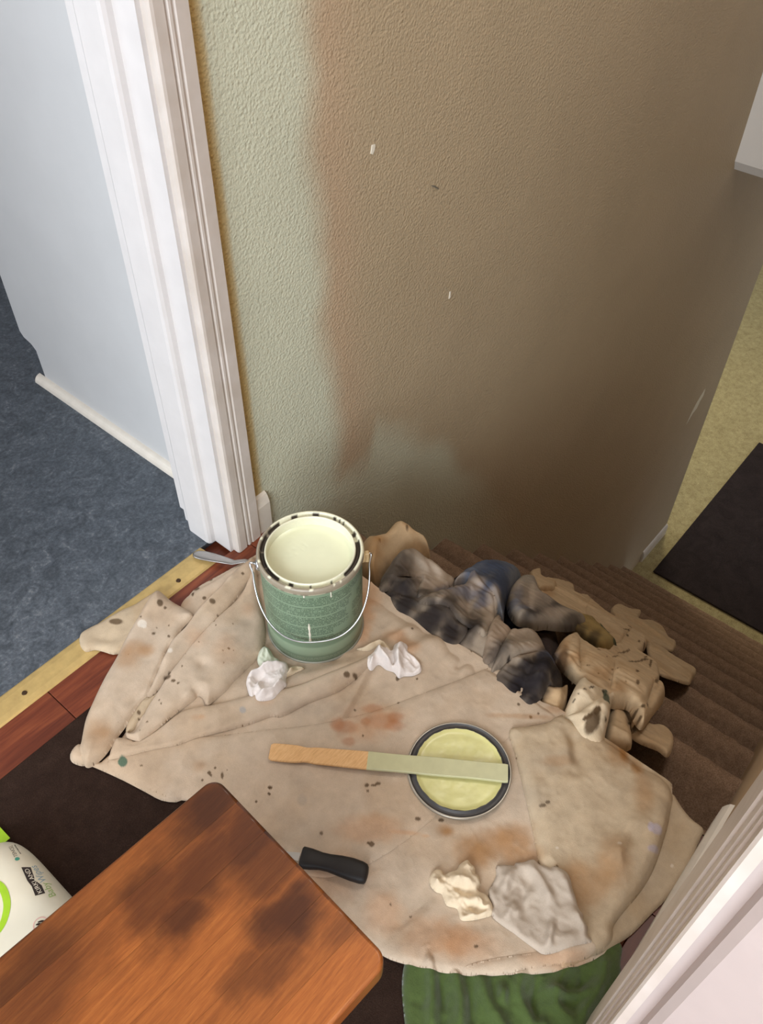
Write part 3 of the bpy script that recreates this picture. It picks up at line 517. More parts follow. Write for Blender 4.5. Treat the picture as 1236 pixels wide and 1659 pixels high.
CLOTH_STAINS = [
 (0.388,0.915,0.0074,-0.0086,-0.0037,-0.0048,'brown',0.85,0.25,0),
 (0.529,0.869,0.0039,-0.0045,-0.0035,-0.0040,'brown',0.85,0.25,0),
 (0.514,0.860,0.0015,-0.0018,-0.0044,-0.0051,'brown',0.85,0.25,0),
 (0.458,0.879,0.0034,-0.0039,-0.0047,-0.0056,'brown',0.85,0.25,0),
 (0.458,0.865,0.0017,-0.0020,-0.0021,-0.0025,'brown',0.85,0.25,0),
 (0.517,0.808,0.0034,-0.0039,-0.0032,-0.0035,'brown',0.85,0.25,0),
 (0.519,0.834,0.0023,-0.0026,-0.0025,-0.0028,'brown',0.85,0.25,0),
 (0.560,0.866,0.0023,-0.0027,-0.0028,-0.0032,'brown',0.85,0.25,0),
 (0.409,0.836,0.0022,-0.0025,-0.0020,-0.0024,'brown',0.85,0.25,0),
 (0.421,0.810,0.0016,-0.0019,-0.0018,-0.0021,'brown',0.85,0.25,0),
 (0.420,0.841,0.0009,-0.0011,-0.0011,-0.0013,'brown',0.85,0.25,0),
 (0.417,0.880,0.0011,-0.0013,-0.0013,-0.0017,'brown',0.85,0.25,0),
 (0.436,0.828,0.0009,-0.0011,-0.0011,-0.0013,'brown',0.85,0.25,0),
 (0.506,0.784,0.0011,-0.0013,-0.0014,-0.0016,'brown',0.85,0.25,0),
 (0.493,0.778,0.0009,-0.0011,-0.0012,-0.0013,'brown',0.85,0.25,0),
 (0.488,0.767,0.0009,-0.0011,-0.0012,-0.0013,'brown',0.85,0.25,0),
 (0.509,0.748,0.0009,-0.0011,-0.0012,-0.0013,'brown',0.85,0.25,0),
 (0.596,0.816,0.0018,-0.0020,-0.0018,-0.0020,'brown',0.85,0.25,0),
 (0.469,0.714,0.0014,-0.0017,-0.0016,-0.0017,'brown',0.85,0.25,0),
 (0.460,0.718,0.0009,-0.0010,-0.0011,-0.0012,'brown',0.85,0.25,0),
 (0.472,0.706,0.0007,-0.0008,-0.0009,-0.0010,'brown',0.85,0.25,0),
 (0.444,0.699,0.0007,-0.0008,-0.0009,-0.0010,'brown',0.85,0.25,0),
 (0.368,0.752,0.0042,-0.0049,-0.0033,-0.0039,'brown',0.85,0.25,0),
 (0.376,0.756,0.0018,-0.0020,-0.0029,-0.0034,'brown',0.85,0.25,0),
 (0.369,0.737,0.0024,-0.0028,-0.0018,-0.0022,'brown',0.85,0.25,0),
 (0.371,0.727,0.0014,-0.0016,-0.0012,-0.0014,'brown',0.85,0.25,0),
 (0.335,0.747,0.0014,-0.0016,-0.0010,-0.0012,'brown',0.85,0.25,0),
 (0.299,0.740,0.0020,-0.0024,-0.0026,-0.0033,'brown',0.85,0.25,0),
 (0.292,0.732,0.0012,-0.0014,-0.0013,-0.0016,'brown',0.85,0.25,0),
 (0.294,0.710,0.0012,-0.0014,-0.0009,-0.0011,'brown',0.85,0.25,0),
 (0.278,0.707,0.0008,-0.0010,-0.0007,-0.0009,'brown',0.85,0.25,0),
 (0.331,0.726,0.0009,-0.0010,-0.0010,-0.0012,'brown',0.85,0.25,0),
 (0.329,0.719,0.0009,-0.0010,-0.0010,-0.0012,'brown',0.85,0.25,0),
 (0.244,0.664,0.0018,-0.0021,-0.0009,-0.0011,'brown',0.85,0.25,0),
 (0.302,0.578,0.0021,-0.0024,-0.0021,-0.0024,'brown',0.85,0.25,0),
 (0.313,0.577,0.0015,-0.0017,-0.0011,-0.0012,'brown',0.85,0.25,0),
 (0.301,0.573,0.0013,-0.0015,-0.0014,-0.0016,'brown',0.85,0.25,0),
 (0.312,0.560,0.0013,-0.0015,-0.0039,-0.0043,'brown',0.85,0.25,0),
 (0.288,0.577,0.0011,-0.0013,-0.0012,-0.0014,'brown',0.85,0.25,0),
 (0.323,0.561,0.0006,-0.0008,-0.0007,-0.0008,'brown',0.85,0.25,0),
 (0.344,0.492,0.0016,-0.0019,-0.0016,-0.0017,'brown',0.85,0.25,0),
 (0.338,0.485,0.0008,-0.0009,-0.0009,-0.0009,'brown',0.85,0.25,0),
 (0.316,0.492,0.0006,-0.0007,-0.0007,-0.0007,'brown',0.85,0.25,0),
 (0.266,0.745,0.0005,-0.0006,-0.0005,-0.0007,'brown',0.85,0.25,0),
 (0.446,0.763,0.0007,-0.0008,-0.0009,-0.0010,'brown',0.85,0.25,0),
 (0.396,0.747,0.0009,-0.0010,-0.0010,-0.0012,'brown',0.85,0.25,0),
 (0.354,0.832,0.0007,-0.0008,-0.0008,-0.0010,'brown',0.85,0.25,0),
 (0.417,0.764,0.0005,-0.0006,-0.0006,-0.0008,'brown',0.85,0.25,0),
 (0.230,0.692,0.0044,-0.0051,-0.0047,-0.0061,'green',0.95,0.1,0),
 (0.403,0.786,0.0032,-0.0037,-0.0032,-0.0038,'white',0.8,0.2,0),
 (0.408,0.866,0.0050,-0.0058,-0.0053,-0.0066,'white',0.8,0.2,0),
 (0.407,0.859,0.0029,-0.0034,-0.0026,-0.0033,'white',0.8,0.2,0),
 (0.407,0.616,0.0031,-0.0036,-0.0033,-0.0035,'bluegrey',0.7,0.3,0),
 (0.370,0.835,0.0198,-0.0229,-0.0124,-0.0156,'ochre',0.42,1,0),
 (0.378,0.819,0.0090,-0.0104,-0.0084,-0.0104,'ochre',0.42,1,0),
 (0.348,0.829,0.0142,-0.0165,-0.0141,-0.0180,'ochre',0.42,1,0),
 (0.233,0.751,0.0133,-0.0154,-0.0154,-0.0205,'ochre',0.3,1,0),
 (0.239,0.747,0.0100,-0.0116,-0.0052,-0.0069,'ochre',0.3,1,0),
 (0.489,0.856,0.0114,-0.0131,-0.0095,-0.0111,'ochre',0.3,1,0),
 (0.299,0.597,0.0081,-0.0094,-0.0071,-0.0081,'ochre',0.3,1,0),
 (0.465,0.719,0.0162,-0.0188,-0.0199,-0.0217,'orange',0.22,1,0),
 (0.440,0.599,0.0103,-0.0120,-0.0063,-0.0064,'orange',0.22,1,0),
 (0.352,0.658,0.0076,-0.0088,-0.0039,-0.0044,'orange',0.22,1,0),
 (0.357,0.655,0.0034,-0.0039,-0.0027,-0.0031,'orange',0.22,1,0),
 (0.547,0.750,0.0094,-0.0109,-0.0122,-0.0129,'orange',0.22,1,0),
 (0.450,0.777,0.0146,-0.0169,-0.0156,-0.0178,'orange',0.22,1,0),
 (0.493,0.475,0.0126,-0.0147,-0.0111,-0.0100,'rust',0.42,0.6,0),
 (0.489,0.487,0.0076,-0.0088,-0.0111,-0.0101,'rust',0.42,0.6,0),
 (0.539,0.438,0.0165,-0.0192,-0.0116,-0.0098,'rust',0.42,0.6,0),
 (0.556,0.426,0.0089,-0.0104,-0.0076,-0.0063,'rust',0.42,0.6,0),
 (0.520,0.458,0.0051,-0.0059,-0.0049,-0.0043,'rust',0.42,0.6,0),
 (0.547,0.464,0.0116,-0.0134,-0.0067,-0.0058,'rust',0.42,0.6,0),
 (0.544,0.417,0.0101,-0.0118,-0.0083,-0.0069,'rust',0.42,0.6,0),
 (0.477,0.454,0.0075,-0.0087,-0.0062,-0.0056,'rust',0.42,0.6,0),
 (0.531,0.457,0.0382,-0.0444,-0.0205,-0.0177,'orange',0.3,1,0),
 (0.504,0.446,0.0251,-0.0292,-0.0143,-0.0125,'orange',0.3,1,0),
 (0.492,0.192,0.0343,-0.0400,-0.0229,-0.0161,'ochre',0.5,0.9,0),
 (0.521,0.179,0.0231,-0.0269,-0.0162,-0.0111,'ochre',0.5,0.9,0),
 (0.465,0.204,0.0170,-0.0199,-0.0175,-0.0127,'ochre',0.5,0.9,0),
 (0.506,0.148,0.0204,-0.0238,-0.0144,-0.0096,'ochre',0.5,0.9,0),
 (0.465,0.258,0.0081,-0.0094,-0.0072,-0.0055,'ochre',0.5,0.9,0),
 (0.465,0.253,0.0064,-0.0074,-0.0050,-0.0038,'ochre',0.5,0.9,0),
 (0.425,0.295,0.0150,-0.0175,-0.0028,-0.0023,'orange',0.36,0.8,0),
 (0.440,0.273,0.0046,-0.0054,-0.0021,-0.0017,'orange',0.36,0.8,0),
 (0.395,0.339,0.0347,-0.0404,-0.0169,-0.0146,'orange',0.36,0.8,0),
 (0.312,0.335,0.0333,-0.0389,-0.0243,-0.0223,'orange',0.36,0.8,0),
 (0.338,0.182,0.0318,-0.0372,-0.0237,-0.0185,'orange',0.36,0.8,0),
 (0.358,0.136,0.0316,-0.0369,-0.0179,-0.0132,'orange',0.36,0.8,0),
 (0.319,0.252,0.0162,-0.0189,-0.0237,-0.0201,'orange',0.36,0.8,0),
 (0.419,0.042,0.0313,-0.0366,-0.0112,-0.0071,'orange',0.36,0.8,0),
 (0.354,0.158,0.0212,-0.0248,-0.0180,-0.0136,'orange',0.36,0.8,0),
 (0.345,0.492,0.0024,-0.0028,-0.0020,-0.0021,'brown',0.85,0.25,0),
 (0.337,0.486,0.0015,-0.0017,-0.0017,-0.0017,'brown',0.85,0.25,0),
 (0.441,0.386,0.0020,-0.0024,-0.0022,-0.0019,'brown',0.85,0.25,0),
 (0.435,0.379,0.0012,-0.0014,-0.0015,-0.0013,'brown',0.85,0.25,0),
 (0.448,0.378,0.0030,-0.0035,-0.0015,-0.0013,'brown',0.85,0.25,0),
 (0.454,0.375,0.0030,-0.0035,-0.0022,-0.0019,'brown',0.85,0.25,0),
 (0.376,0.327,0.0017,-0.0020,-0.0013,-0.0012,'brown',0.85,0.25,0),
 (0.344,0.388,0.0017,-0.0020,-0.0020,-0.0018,'brown',0.85,0.25,0),
 (0.378,0.322,0.0028,-0.0033,-0.0033,-0.0029,'brown',0.85,0.25,0),
 (0.570,0.524,0.0026,-0.0031,-0.0026,-0.0023,'brown',0.85,0.25,0),
 (0.561,0.534,0.0033,-0.0038,-0.0035,-0.0032,'brown',0.85,0.25,0),
 (0.618,0.473,0.0020,-0.0023,-0.0036,-0.0030,'brown',0.85,0.25,0),
 (0.638,0.448,0.0013,-0.0015,-0.0018,-0.0015,'brown',0.85,0.25,0),
 (0.581,0.441,0.0013,-0.0015,-0.0017,-0.0014,'brown',0.85,0.25,0),
 (0.527,0.486,0.0013,-0.0015,-0.0017,-0.0015,'brown',0.85,0.25,0),
 (0.450,0.296,0.0029,-0.0034,-0.0022,-0.0017,'brown',0.85,0.25,0),
 (0.473,0.271,0.0029,-0.0034,-0.0022,-0.0017,'brown',0.85,0.25,0),
 (0.499,0.444,0.0013,-0.0015,-0.0016,-0.0014,'brown',0.85,0.25,0),
 (0.511,0.341,0.0012,-0.0014,-0.0016,-0.0012,'brown',0.85,0.25,0),
 (0.317,0.492,0.0012,-0.0014,-0.0013,-0.0014,'brown',0.85,0.25,0),
 (0.700,0.266,0.0019,-0.0022,-0.0028,-0.0018,'brown',0.85,0.25,0),
 (0.707,0.294,0.0016,-0.0019,-0.0024,-0.0016,'brown',0.85,0.25,0),
 (0.714,0.261,0.0013,-0.0015,-0.0019,-0.0012,'brown',0.85,0.25,0),
 (0.580,0.169,0.0035,-0.0041,-0.0024,-0.0015,'brown',0.85,0.25,0),
 (0.589,0.166,0.0024,-0.0028,-0.0024,-0.0015,'brown',0.85,0.25,0),
 (0.750,0.457,0.0014,-0.0016,-0.0021,-0.0016,'brown',0.85,0.25,0),
 (0.711,0.517,0.0014,-0.0016,-0.0020,-0.0016,'brown',0.85,0.25,0),
 (0.334,0.251,0.0011,-0.0013,-0.0012,-0.0010,'brown',0.85,0.25,0),
 (0.341,0.221,0.0011,-0.0013,-0.0012,-0.0010,'brown',0.85,0.25,0),
 (0.363,0.130,0.0021,-0.0025,-0.0018,-0.0013,'brown',0.85,0.25,0),
 (0.520,0.106,0.0011,-0.0013,-0.0015,-0.0009,'brown',0.85,0.25,0),
 (0.476,0.116,0.0017,-0.0019,-0.0014,-0.0009,'brown',0.85,0.25,0),
 (0.447,0.055,0.0011,-0.0012,-0.0013,-0.0008,'brown',0.85,0.25,0),
 (0.654,0.027,0.0058,-0.0068,-0.0073,-0.0039,'lilac',0.75,0.4,0),
 (0.627,0.016,0.0063,-0.0073,-0.0047,-0.0025,'lilac',0.75,0.4,0),
 (0.651,0.034,0.0029,-0.0034,-0.0065,-0.0035,'lilac',0.75,0.4,0),
 (0.633,-0.015,0.0017,-0.0020,-0.0024,-0.0012,'white',0.6,0.3,0),
 (0.542,0.120,0.0017,-0.0020,-0.0015,-0.0009,'white',0.6,0.3,0),
 (0.600,0.056,0.0023,-0.0027,-0.0023,-0.0013,'white',0.6,0.3,0),
 (0.723,0.623,0.0159,-0.0184,-0.0312,-0.0270,'orange',0.45,0.9,0),
 (0.685,0.604,0.0113,-0.0131,-0.0299,-0.0262,'orange',0.45,0.9,0),
 (0.680,0.530,0.0138,-0.0160,-0.0118,-0.0098,'orange',0.45,0.9,0),
 (0.674,0.498,0.0137,-0.0158,-0.0154,-0.0126,'orange',0.45,0.9,0),
 (0.642,0.574,0.0110,-0.0128,-0.0191,-0.0168,'orange',0.45,0.9,0),
 (0.734,0.130,0.0124,-0.0145,-0.0360,-0.0204,'ochre',0.38,0.8,0),
 (0.750,0.128,0.0063,-0.0073,-0.0311,-0.0174,'ochre',0.38,0.8,0),
 (0.736,0.097,0.0074,-0.0086,-0.0162,-0.0089,'ochre',0.38,0.8,0),
 (0.758,0.210,0.0168,-0.0195,-0.0096,-0.0058,'ochre',0.38,0.8,0),
 (0.742,0.246,0.0130,-0.0151,-0.0077,-0.0048,'ochre',0.38,0.8,0),
 (0.756,0.187,0.0166,-0.0193,-0.0076,-0.0045,'ochre',0.38,0.8,0),
 (0.695,0.274,0.0385,-0.0448,-0.0046,-0.0031,'ochre',0.38,0.8,0),
 (0.696,0.067,0.0120,-0.0140,-0.0339,-0.0184,'ochre',0.38,0.8,0),
 (0.539,0.058,0.0223,-0.0260,-0.0286,-0.0169,'ochre',0.38,0.8,0),
 (0.658,0.188,0.0184,-0.0214,-0.0086,-0.0054,'ochre',0.38,0.8,0),
 (0.735,0.117,0.0050,-0.0058,-0.0181,-0.0101,'ochre',0.38,0.8,0),
 (0.510,0.079,0.0166,-0.0194,-0.0414,-0.0257,'ochre',0.38,0.8,0),
 (0.578,0.051,0.0170,-0.0198,-0.0370,-0.0212,'ochre',0.38,0.8,0),
 (0.743,0.124,0.0037,-0.0043,-0.0147,-0.0082,'ochre',0.5,0.6,0),
 (0.729,0.097,0.0061,-0.0071,-0.0090,-0.0049,'ochre',0.5,0.6,0),
 (0.292,0.399,0.0034,-0.0039,-0.0031,-0.0030,'grey',0.4,0.6,0),
 (0.293,0.410,0.0028,-0.0033,-0.0031,-0.0031,'grey',0.4,0.6,0),
 (0.362,0.442,0.0047,-0.0055,-0.0068,-0.0066,'grey',0.4,0.6,0),
 (0.311,0.311,0.0275,-0.0321,-0.0121,-0.0109,'grey',0.22,1,0),
 (0.323,0.417,0.0345,-0.0402,-0.0191,-0.0186,'grey',0.22,1,0),
 (0.655,0.191,0.0307,-0.0357,-0.0256,-0.0162,'grey',0.22,1,0),
 (0.581,0.187,0.0238,-0.0277,-0.0236,-0.0156,'grey',0.22,1,0),
 (0.479,0.542,0.0513,-0.0596,-0.0128,-0.0122,'grey',0.22,1,0),
 (0.602,-0.003,0.0168,-0.0196,-0.0445,-0.0236,'grey',0.22,1,0),
 (0.274,0.234,0.0262,-0.0307,-0.0112,-0.0097,'grey',0.22,1,0),
 (0.749,0.185,0.0125,-0.0067,-0.0193,-0.0084,'brown',0.9,0.2,1),
 (0.768,0.189,0.0064,-0.0034,-0.0077,-0.0033,'brown',0.9,0.2,1),
 (0.749,0.194,0.0069,-0.0036,-0.0047,-0.0021,'brown',0.9,0.2,1),
 (0.769,0.172,0.0025,-0.0014,-0.0034,-0.0014,'brown',0.9,0.2,1),
 (0.717,0.176,0.0023,-0.0027,-0.0020,-0.0012,'brown',0.9,0.2,1),
 (0.743,0.197,0.0031,-0.0016,-0.0037,-0.0017,'brown',0.9,0.2,1),
 (0.818,0.194,0.0075,-0.0038,-0.0156,-0.0065,'dgreen',0.85,0.25,1),
 (0.830,0.203,0.0049,-0.0024,-0.0085,-0.0036,'dgreen',0.85,0.25,1),
 (0.812,0.187,0.0034,-0.0017,-0.0052,-0.0021,'dgreen',0.85,0.25,1),
 (0.807,0.220,0.0068,-0.0034,-0.0026,-0.0012,'black',0.85,0.2,1),
 (0.791,0.225,0.0033,-0.0017,-0.0025,-0.0012,'black',0.85,0.2,1),
 (0.766,0.228,0.0023,-0.0011,-0.0024,-0.0011,'black',0.85,0.2,1),
 (0.778,0.229,0.0016,-0.0008,-0.0020,-0.0009,'black',0.85,0.2,1),
 (0.828,0.206,0.0028,-0.0014,-0.0043,-0.0018,'black',0.85,0.2,1),
 (0.914,0.177,0.0038,-0.0019,-0.0067,-0.0025,'brown',0.85,0.25,1),
 (0.861,0.144,0.0039,-0.0020,-0.0050,-0.0018,'brown',0.85,0.25,1),
 (0.971,0.196,0.0084,-0.0016,-0.0100,-0.0030,'brown',0.85,0.25,1),
 (1.003,0.164,0.0087,-0.0019,-0.0138,-0.0037,'brown',0.85,0.25,1),
 (0.834,0.137,0.0031,-0.0016,-0.0048,-0.0017,'brown',0.85,0.25,1),
 (0.918,0.218,0.0047,-0.0022,-0.0019,-0.0007,'brown',0.85,0.25,1),
 (0.912,0.225,0.0027,-0.0013,-0.0025,-0.0010,'brown',0.85,0.25,1),
 (0.974,0.274,0.0101,-0.0014,-0.0057,-0.0021,'brown',0.85,0.25,1),
 (0.876,0.257,0.0038,-0.0017,-0.0018,-0.0008,'brown',0.85,0.25,1),
 (0.878,0.215,0.0011,-0.0005,-0.0035,-0.0014,'brown',0.85,0.25,1),
 (0.870,0.234,0.0015,-0.0007,-0.0023,-0.0010,'brown',0.85,0.25,1),
 (0.948,0.250,0.0027,-0.0004,-0.0033,-0.0012,'brown',0.85,0.25,1),
 (0.882,0.142,0.0018,-0.0009,-0.0080,-0.0028,'brown',0.85,0.25,1),
 (0.894,0.191,0.0015,-0.0007,-0.0024,-0.0009,'brown',0.85,0.25,1),
 (0.845,0.150,0.0056,-0.0029,-0.0043,-0.0016,'brown',0.85,0.25,1),
 (1.343,0.294,0.0079,-0.0009,-0.0129,-0.0038,'brown',0.8,0.3,1),
 (1.326,0.321,0.0100,-0.0010,-0.0164,-0.0052,'brown',0.8,0.3,1),
 (1.228,0.243,0.0097,-0.0015,-0.0095,-0.0027,'brown',0.8,0.3,1),
 (1.149,0.270,0.0324,-0.0046,-0.0043,-0.0014,'brown',0.8,0.3,1),
 (1.191,0.275,0.0075,-0.0010,-0.0121,-0.0038,'brown',0.8,0.3,1),
 (1.139,0.239,0.0444,-0.0072,-0.0056,-0.0017,'brown',0.8,0.3,1),
 (1.196,0.223,0.0065,-0.0011,-0.0325,-0.0090,'brown',0.8,0.3,1),
 (1.192,0.230,0.0187,-0.0030,-0.0060,-0.0017,'brown',0.8,0.3,1),
 (1.350,0.280,0.0057,-0.0007,-0.0402,-0.0115,'brown',0.8,0.3,1),
 (1.365,0.340,0.0357,-0.0030,-0.0077,-0.0025,'brown',0.8,0.3,1),
 (1.438,0.349,0.0179,-0.0014,-0.0084,-0.0026,'brown',0.8,0.3,1),
 (1.079,0.268,0.0162,-0.0024,-0.0039,-0.0013,'brown',0.8,0.3,1),
 (1.156,0.300,0.0140,-0.0015,-0.0208,-0.0071,'dgreen',0.85,0.3,1),
 (1.201,0.339,0.0261,-0.0021,-0.0129,-0.0046,'dgreen',0.85,0.3,1),
 (1.214,0.353,0.0142,-0.0010,-0.0228,-0.0083,'dgreen',0.85,0.3,1),
 (1.165,0.318,0.0170,-0.0016,-0.0152,-0.0053,'dgreen',0.85,0.3,1),
 (1.164,0.311,0.0075,-0.0008,-0.0121,-0.0042,'dgreen',0.85,0.3,1),
 (1.158,0.295,0.0056,-0.0006,-0.0150,-0.0050,'dgreen',0.85,0.3,1),
 (0.767,0.301,0.0043,-0.0020,-0.0064,-0.0035,'cream',1,0.1,1),
 (0.766,0.354,0.0030,-0.0013,-0.0040,-0.0024,'black',0.9,0.2,1),
 (0.856,0.749,0.0035,-0.0040,-0.0054,-0.0047,'brown',0.8,0.25,1),
 (0.905,0.721,0.0040,-0.0046,-0.0035,-0.0029,'brown',0.8,0.25,1),
 (0.908,0.688,0.0017,-0.0020,-0.0049,-0.0040,'brown',0.8,0.25,1),
 (0.882,0.668,0.0024,-0.0027,-0.0041,-0.0033,'brown',0.8,0.25,1),
 (0.851,0.710,0.0017,-0.0020,-0.0027,-0.0023,'brown',0.8,0.25,1),
 (0.818,0.710,0.0011,-0.0012,-0.0016,-0.0014,'brown',0.8,0.25,1),
 (0.835,0.714,0.0129,-0.0149,-0.0197,-0.0170,'ochre',0.4,0.9,1),
 (0.854,0.712,0.0108,-0.0125,-0.0067,-0.0057,'ochre',0.4,0.9,1),
 (0.801,0.688,0.0127,-0.0146,-0.0127,-0.0110,'ochre',0.4,0.9,1),
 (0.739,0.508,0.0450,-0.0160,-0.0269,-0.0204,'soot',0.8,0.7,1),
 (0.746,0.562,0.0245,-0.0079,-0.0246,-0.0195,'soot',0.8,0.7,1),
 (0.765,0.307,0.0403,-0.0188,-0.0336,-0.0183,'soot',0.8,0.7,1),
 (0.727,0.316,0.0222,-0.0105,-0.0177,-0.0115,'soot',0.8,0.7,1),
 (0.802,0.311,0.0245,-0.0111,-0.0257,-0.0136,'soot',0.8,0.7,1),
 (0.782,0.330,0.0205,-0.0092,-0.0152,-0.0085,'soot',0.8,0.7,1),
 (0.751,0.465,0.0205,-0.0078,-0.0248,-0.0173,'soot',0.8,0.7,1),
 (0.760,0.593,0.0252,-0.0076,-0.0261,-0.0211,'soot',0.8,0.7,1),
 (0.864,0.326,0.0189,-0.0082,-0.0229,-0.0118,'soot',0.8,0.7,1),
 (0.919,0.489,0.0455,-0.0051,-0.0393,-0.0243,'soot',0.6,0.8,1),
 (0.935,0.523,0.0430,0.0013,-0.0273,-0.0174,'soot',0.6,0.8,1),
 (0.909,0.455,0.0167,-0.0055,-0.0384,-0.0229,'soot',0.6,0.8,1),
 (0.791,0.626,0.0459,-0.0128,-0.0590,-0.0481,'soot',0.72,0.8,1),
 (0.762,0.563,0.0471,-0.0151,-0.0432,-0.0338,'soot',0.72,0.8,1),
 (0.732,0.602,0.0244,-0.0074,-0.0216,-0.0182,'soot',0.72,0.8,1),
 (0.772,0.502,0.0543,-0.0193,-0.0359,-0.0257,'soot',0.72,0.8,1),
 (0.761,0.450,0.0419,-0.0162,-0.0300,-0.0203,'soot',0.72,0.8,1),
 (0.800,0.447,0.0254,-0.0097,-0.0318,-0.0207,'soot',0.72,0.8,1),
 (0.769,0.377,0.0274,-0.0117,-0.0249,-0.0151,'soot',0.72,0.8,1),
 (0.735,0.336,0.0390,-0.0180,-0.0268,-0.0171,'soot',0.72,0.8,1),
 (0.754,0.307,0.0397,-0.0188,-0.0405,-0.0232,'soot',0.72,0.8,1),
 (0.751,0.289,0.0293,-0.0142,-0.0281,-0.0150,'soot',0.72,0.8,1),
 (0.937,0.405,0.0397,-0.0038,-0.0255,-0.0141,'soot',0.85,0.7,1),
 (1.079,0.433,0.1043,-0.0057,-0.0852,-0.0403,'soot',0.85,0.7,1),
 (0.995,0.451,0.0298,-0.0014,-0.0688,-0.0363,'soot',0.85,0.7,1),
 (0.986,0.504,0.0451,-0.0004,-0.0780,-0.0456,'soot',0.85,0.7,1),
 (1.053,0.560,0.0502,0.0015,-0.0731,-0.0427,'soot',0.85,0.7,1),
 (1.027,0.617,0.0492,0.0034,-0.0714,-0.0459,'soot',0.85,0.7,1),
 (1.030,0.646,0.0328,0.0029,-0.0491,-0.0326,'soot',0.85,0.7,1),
 (0.863,0.543,0.0364,-0.0115,-0.0158,-0.0110,'blue',0.5,0.7,1),
 (0.833,0.534,0.0154,-0.0050,-0.0116,-0.0082,'blue',0.5,0.7,1),
 (0.882,0.500,0.0494,-0.0165,-0.0185,-0.0120,'blue',0.5,0.7,1),
 (0.867,0.474,0.0238,-0.0084,-0.0120,-0.0077,'blue',0.5,0.7,1),
 (0.917,0.539,0.0170,-0.0052,-0.0092,-0.0061,'blue',0.5,0.7,1),
 (0.841,0.320,0.0220,-0.0098,-0.0219,-0.0114,'blue',0.5,0.7,1),
 (0.852,0.315,0.0185,-0.0082,-0.0223,-0.0114,'blue',0.5,0.7,1),
 (1.028,0.563,0.1224,0.0114,-0.0791,-0.0468,'blue',0.6,0.7,1),
 (0.994,0.506,0.0506,0.0027,-0.0733,-0.0417,'blue',0.6,0.7,1),
 (1.068,0.596,0.0677,0.0077,-0.0438,-0.0262,'blue',0.6,0.7,1),
 (1.052,0.551,0.0752,0.0063,-0.0557,-0.0317,'blue',0.6,0.7,1),
 (0.916,0.441,0.0274,-0.0075,-0.0171,-0.0099,'blue',0.5,0.8,1),
 (0.925,0.419,0.0268,-0.0049,-0.0133,-0.0074,'blue',0.5,0.8,1),
 (1.002,0.472,0.0245,0.0005,-0.0693,-0.0368,'blue',0.5,0.8,1),
 (0.871,0.598,0.0374,-0.0104,-0.0369,-0.0272,'lite',0.5,0.8,1),
 (0.876,0.577,0.0206,-0.0060,-0.0249,-0.0179,'lite',0.5,0.8,1),
 (0.883,0.549,0.0248,-0.0075,-0.0188,-0.0130,'lite',0.5,0.8,1),
 (0.894,0.508,0.0207,-0.0067,-0.0189,-0.0123,'lite',0.5,0.8,1),
 (0.890,0.466,0.0162,-0.0056,-0.0307,-0.0190,'lite',0.5,0.8,1),
 (0.832,0.434,0.0188,-0.0071,-0.0279,-0.0174,'lite',0.5,0.8,1),
 (0.830,0.407,0.0186,-0.0073,-0.0330,-0.0198,'lite',0.5,0.8,1),
 (0.828,0.488,0.0190,-0.0066,-0.0114,-0.0077,'lite',0.5,0.8,1),
 (0.793,0.518,0.0109,-0.0037,-0.0077,-0.0055,'lite',0.5,0.8,1),
 (0.848,0.389,0.0227,-0.0091,-0.0171,-0.0098,'lite',0.5,0.8,1),
 (0.826,0.348,0.0218,-0.0093,-0.0164,-0.0090,'lite',0.5,0.8,1),
 (0.820,0.569,0.0231,-0.0070,-0.0116,-0.0086,'lite',0.5,0.8,1),
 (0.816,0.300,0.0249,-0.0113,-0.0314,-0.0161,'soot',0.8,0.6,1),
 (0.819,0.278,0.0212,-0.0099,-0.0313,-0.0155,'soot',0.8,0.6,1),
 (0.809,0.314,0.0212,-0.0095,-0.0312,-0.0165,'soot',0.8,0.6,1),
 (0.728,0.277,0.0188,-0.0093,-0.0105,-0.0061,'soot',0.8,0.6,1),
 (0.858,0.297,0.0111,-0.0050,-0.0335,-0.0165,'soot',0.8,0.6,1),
 (1.058,0.440,0.0820,-0.0002,-0.0789,-0.0377,'lite',0.4,0.8,1),
 (1.029,0.394,0.0597,-0.0021,-0.0386,-0.0174,'lite',0.4,0.8,1),
 (1.031,0.460,0.0519,0.0006,-0.0762,-0.0385,'lite',0.4,0.8,1),
 (1.069,0.509,0.0365,0.0016,-0.0556,-0.0294,'lite',0.5,0.8,1),
 (1.040,0.460,0.0171,0.0002,-0.0772,-0.0387,'lite',0.5,0.8,1),
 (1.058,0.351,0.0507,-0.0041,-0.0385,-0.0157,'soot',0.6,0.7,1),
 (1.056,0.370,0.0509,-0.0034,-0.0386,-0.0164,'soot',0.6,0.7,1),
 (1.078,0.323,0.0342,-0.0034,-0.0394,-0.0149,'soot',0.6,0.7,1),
 (0.889,0.312,0.0156,-0.0066,-0.0355,-0.0174,'ochre',0.35,0.9,1),
 (0.870,0.282,0.0227,-0.0101,-0.0174,-0.0082,'ochre',0.35,0.9,1),
 (0.877,0.231,0.0302,-0.0142,-0.0229,-0.0098,'ochre',0.35,0.9,1),
 (0.868,0.194,0.0221,-0.0109,-0.0224,-0.0090,'ochre',0.35,0.9,1),
 (1.160,0.450,0.0499,-0.0004,-0.0310,-0.0140,'ochre',0.35,0.9,1),
 (1.262,0.521,0.0698,0.0025,-0.0535,-0.0250,'ochre',0.35,0.9,1),
]
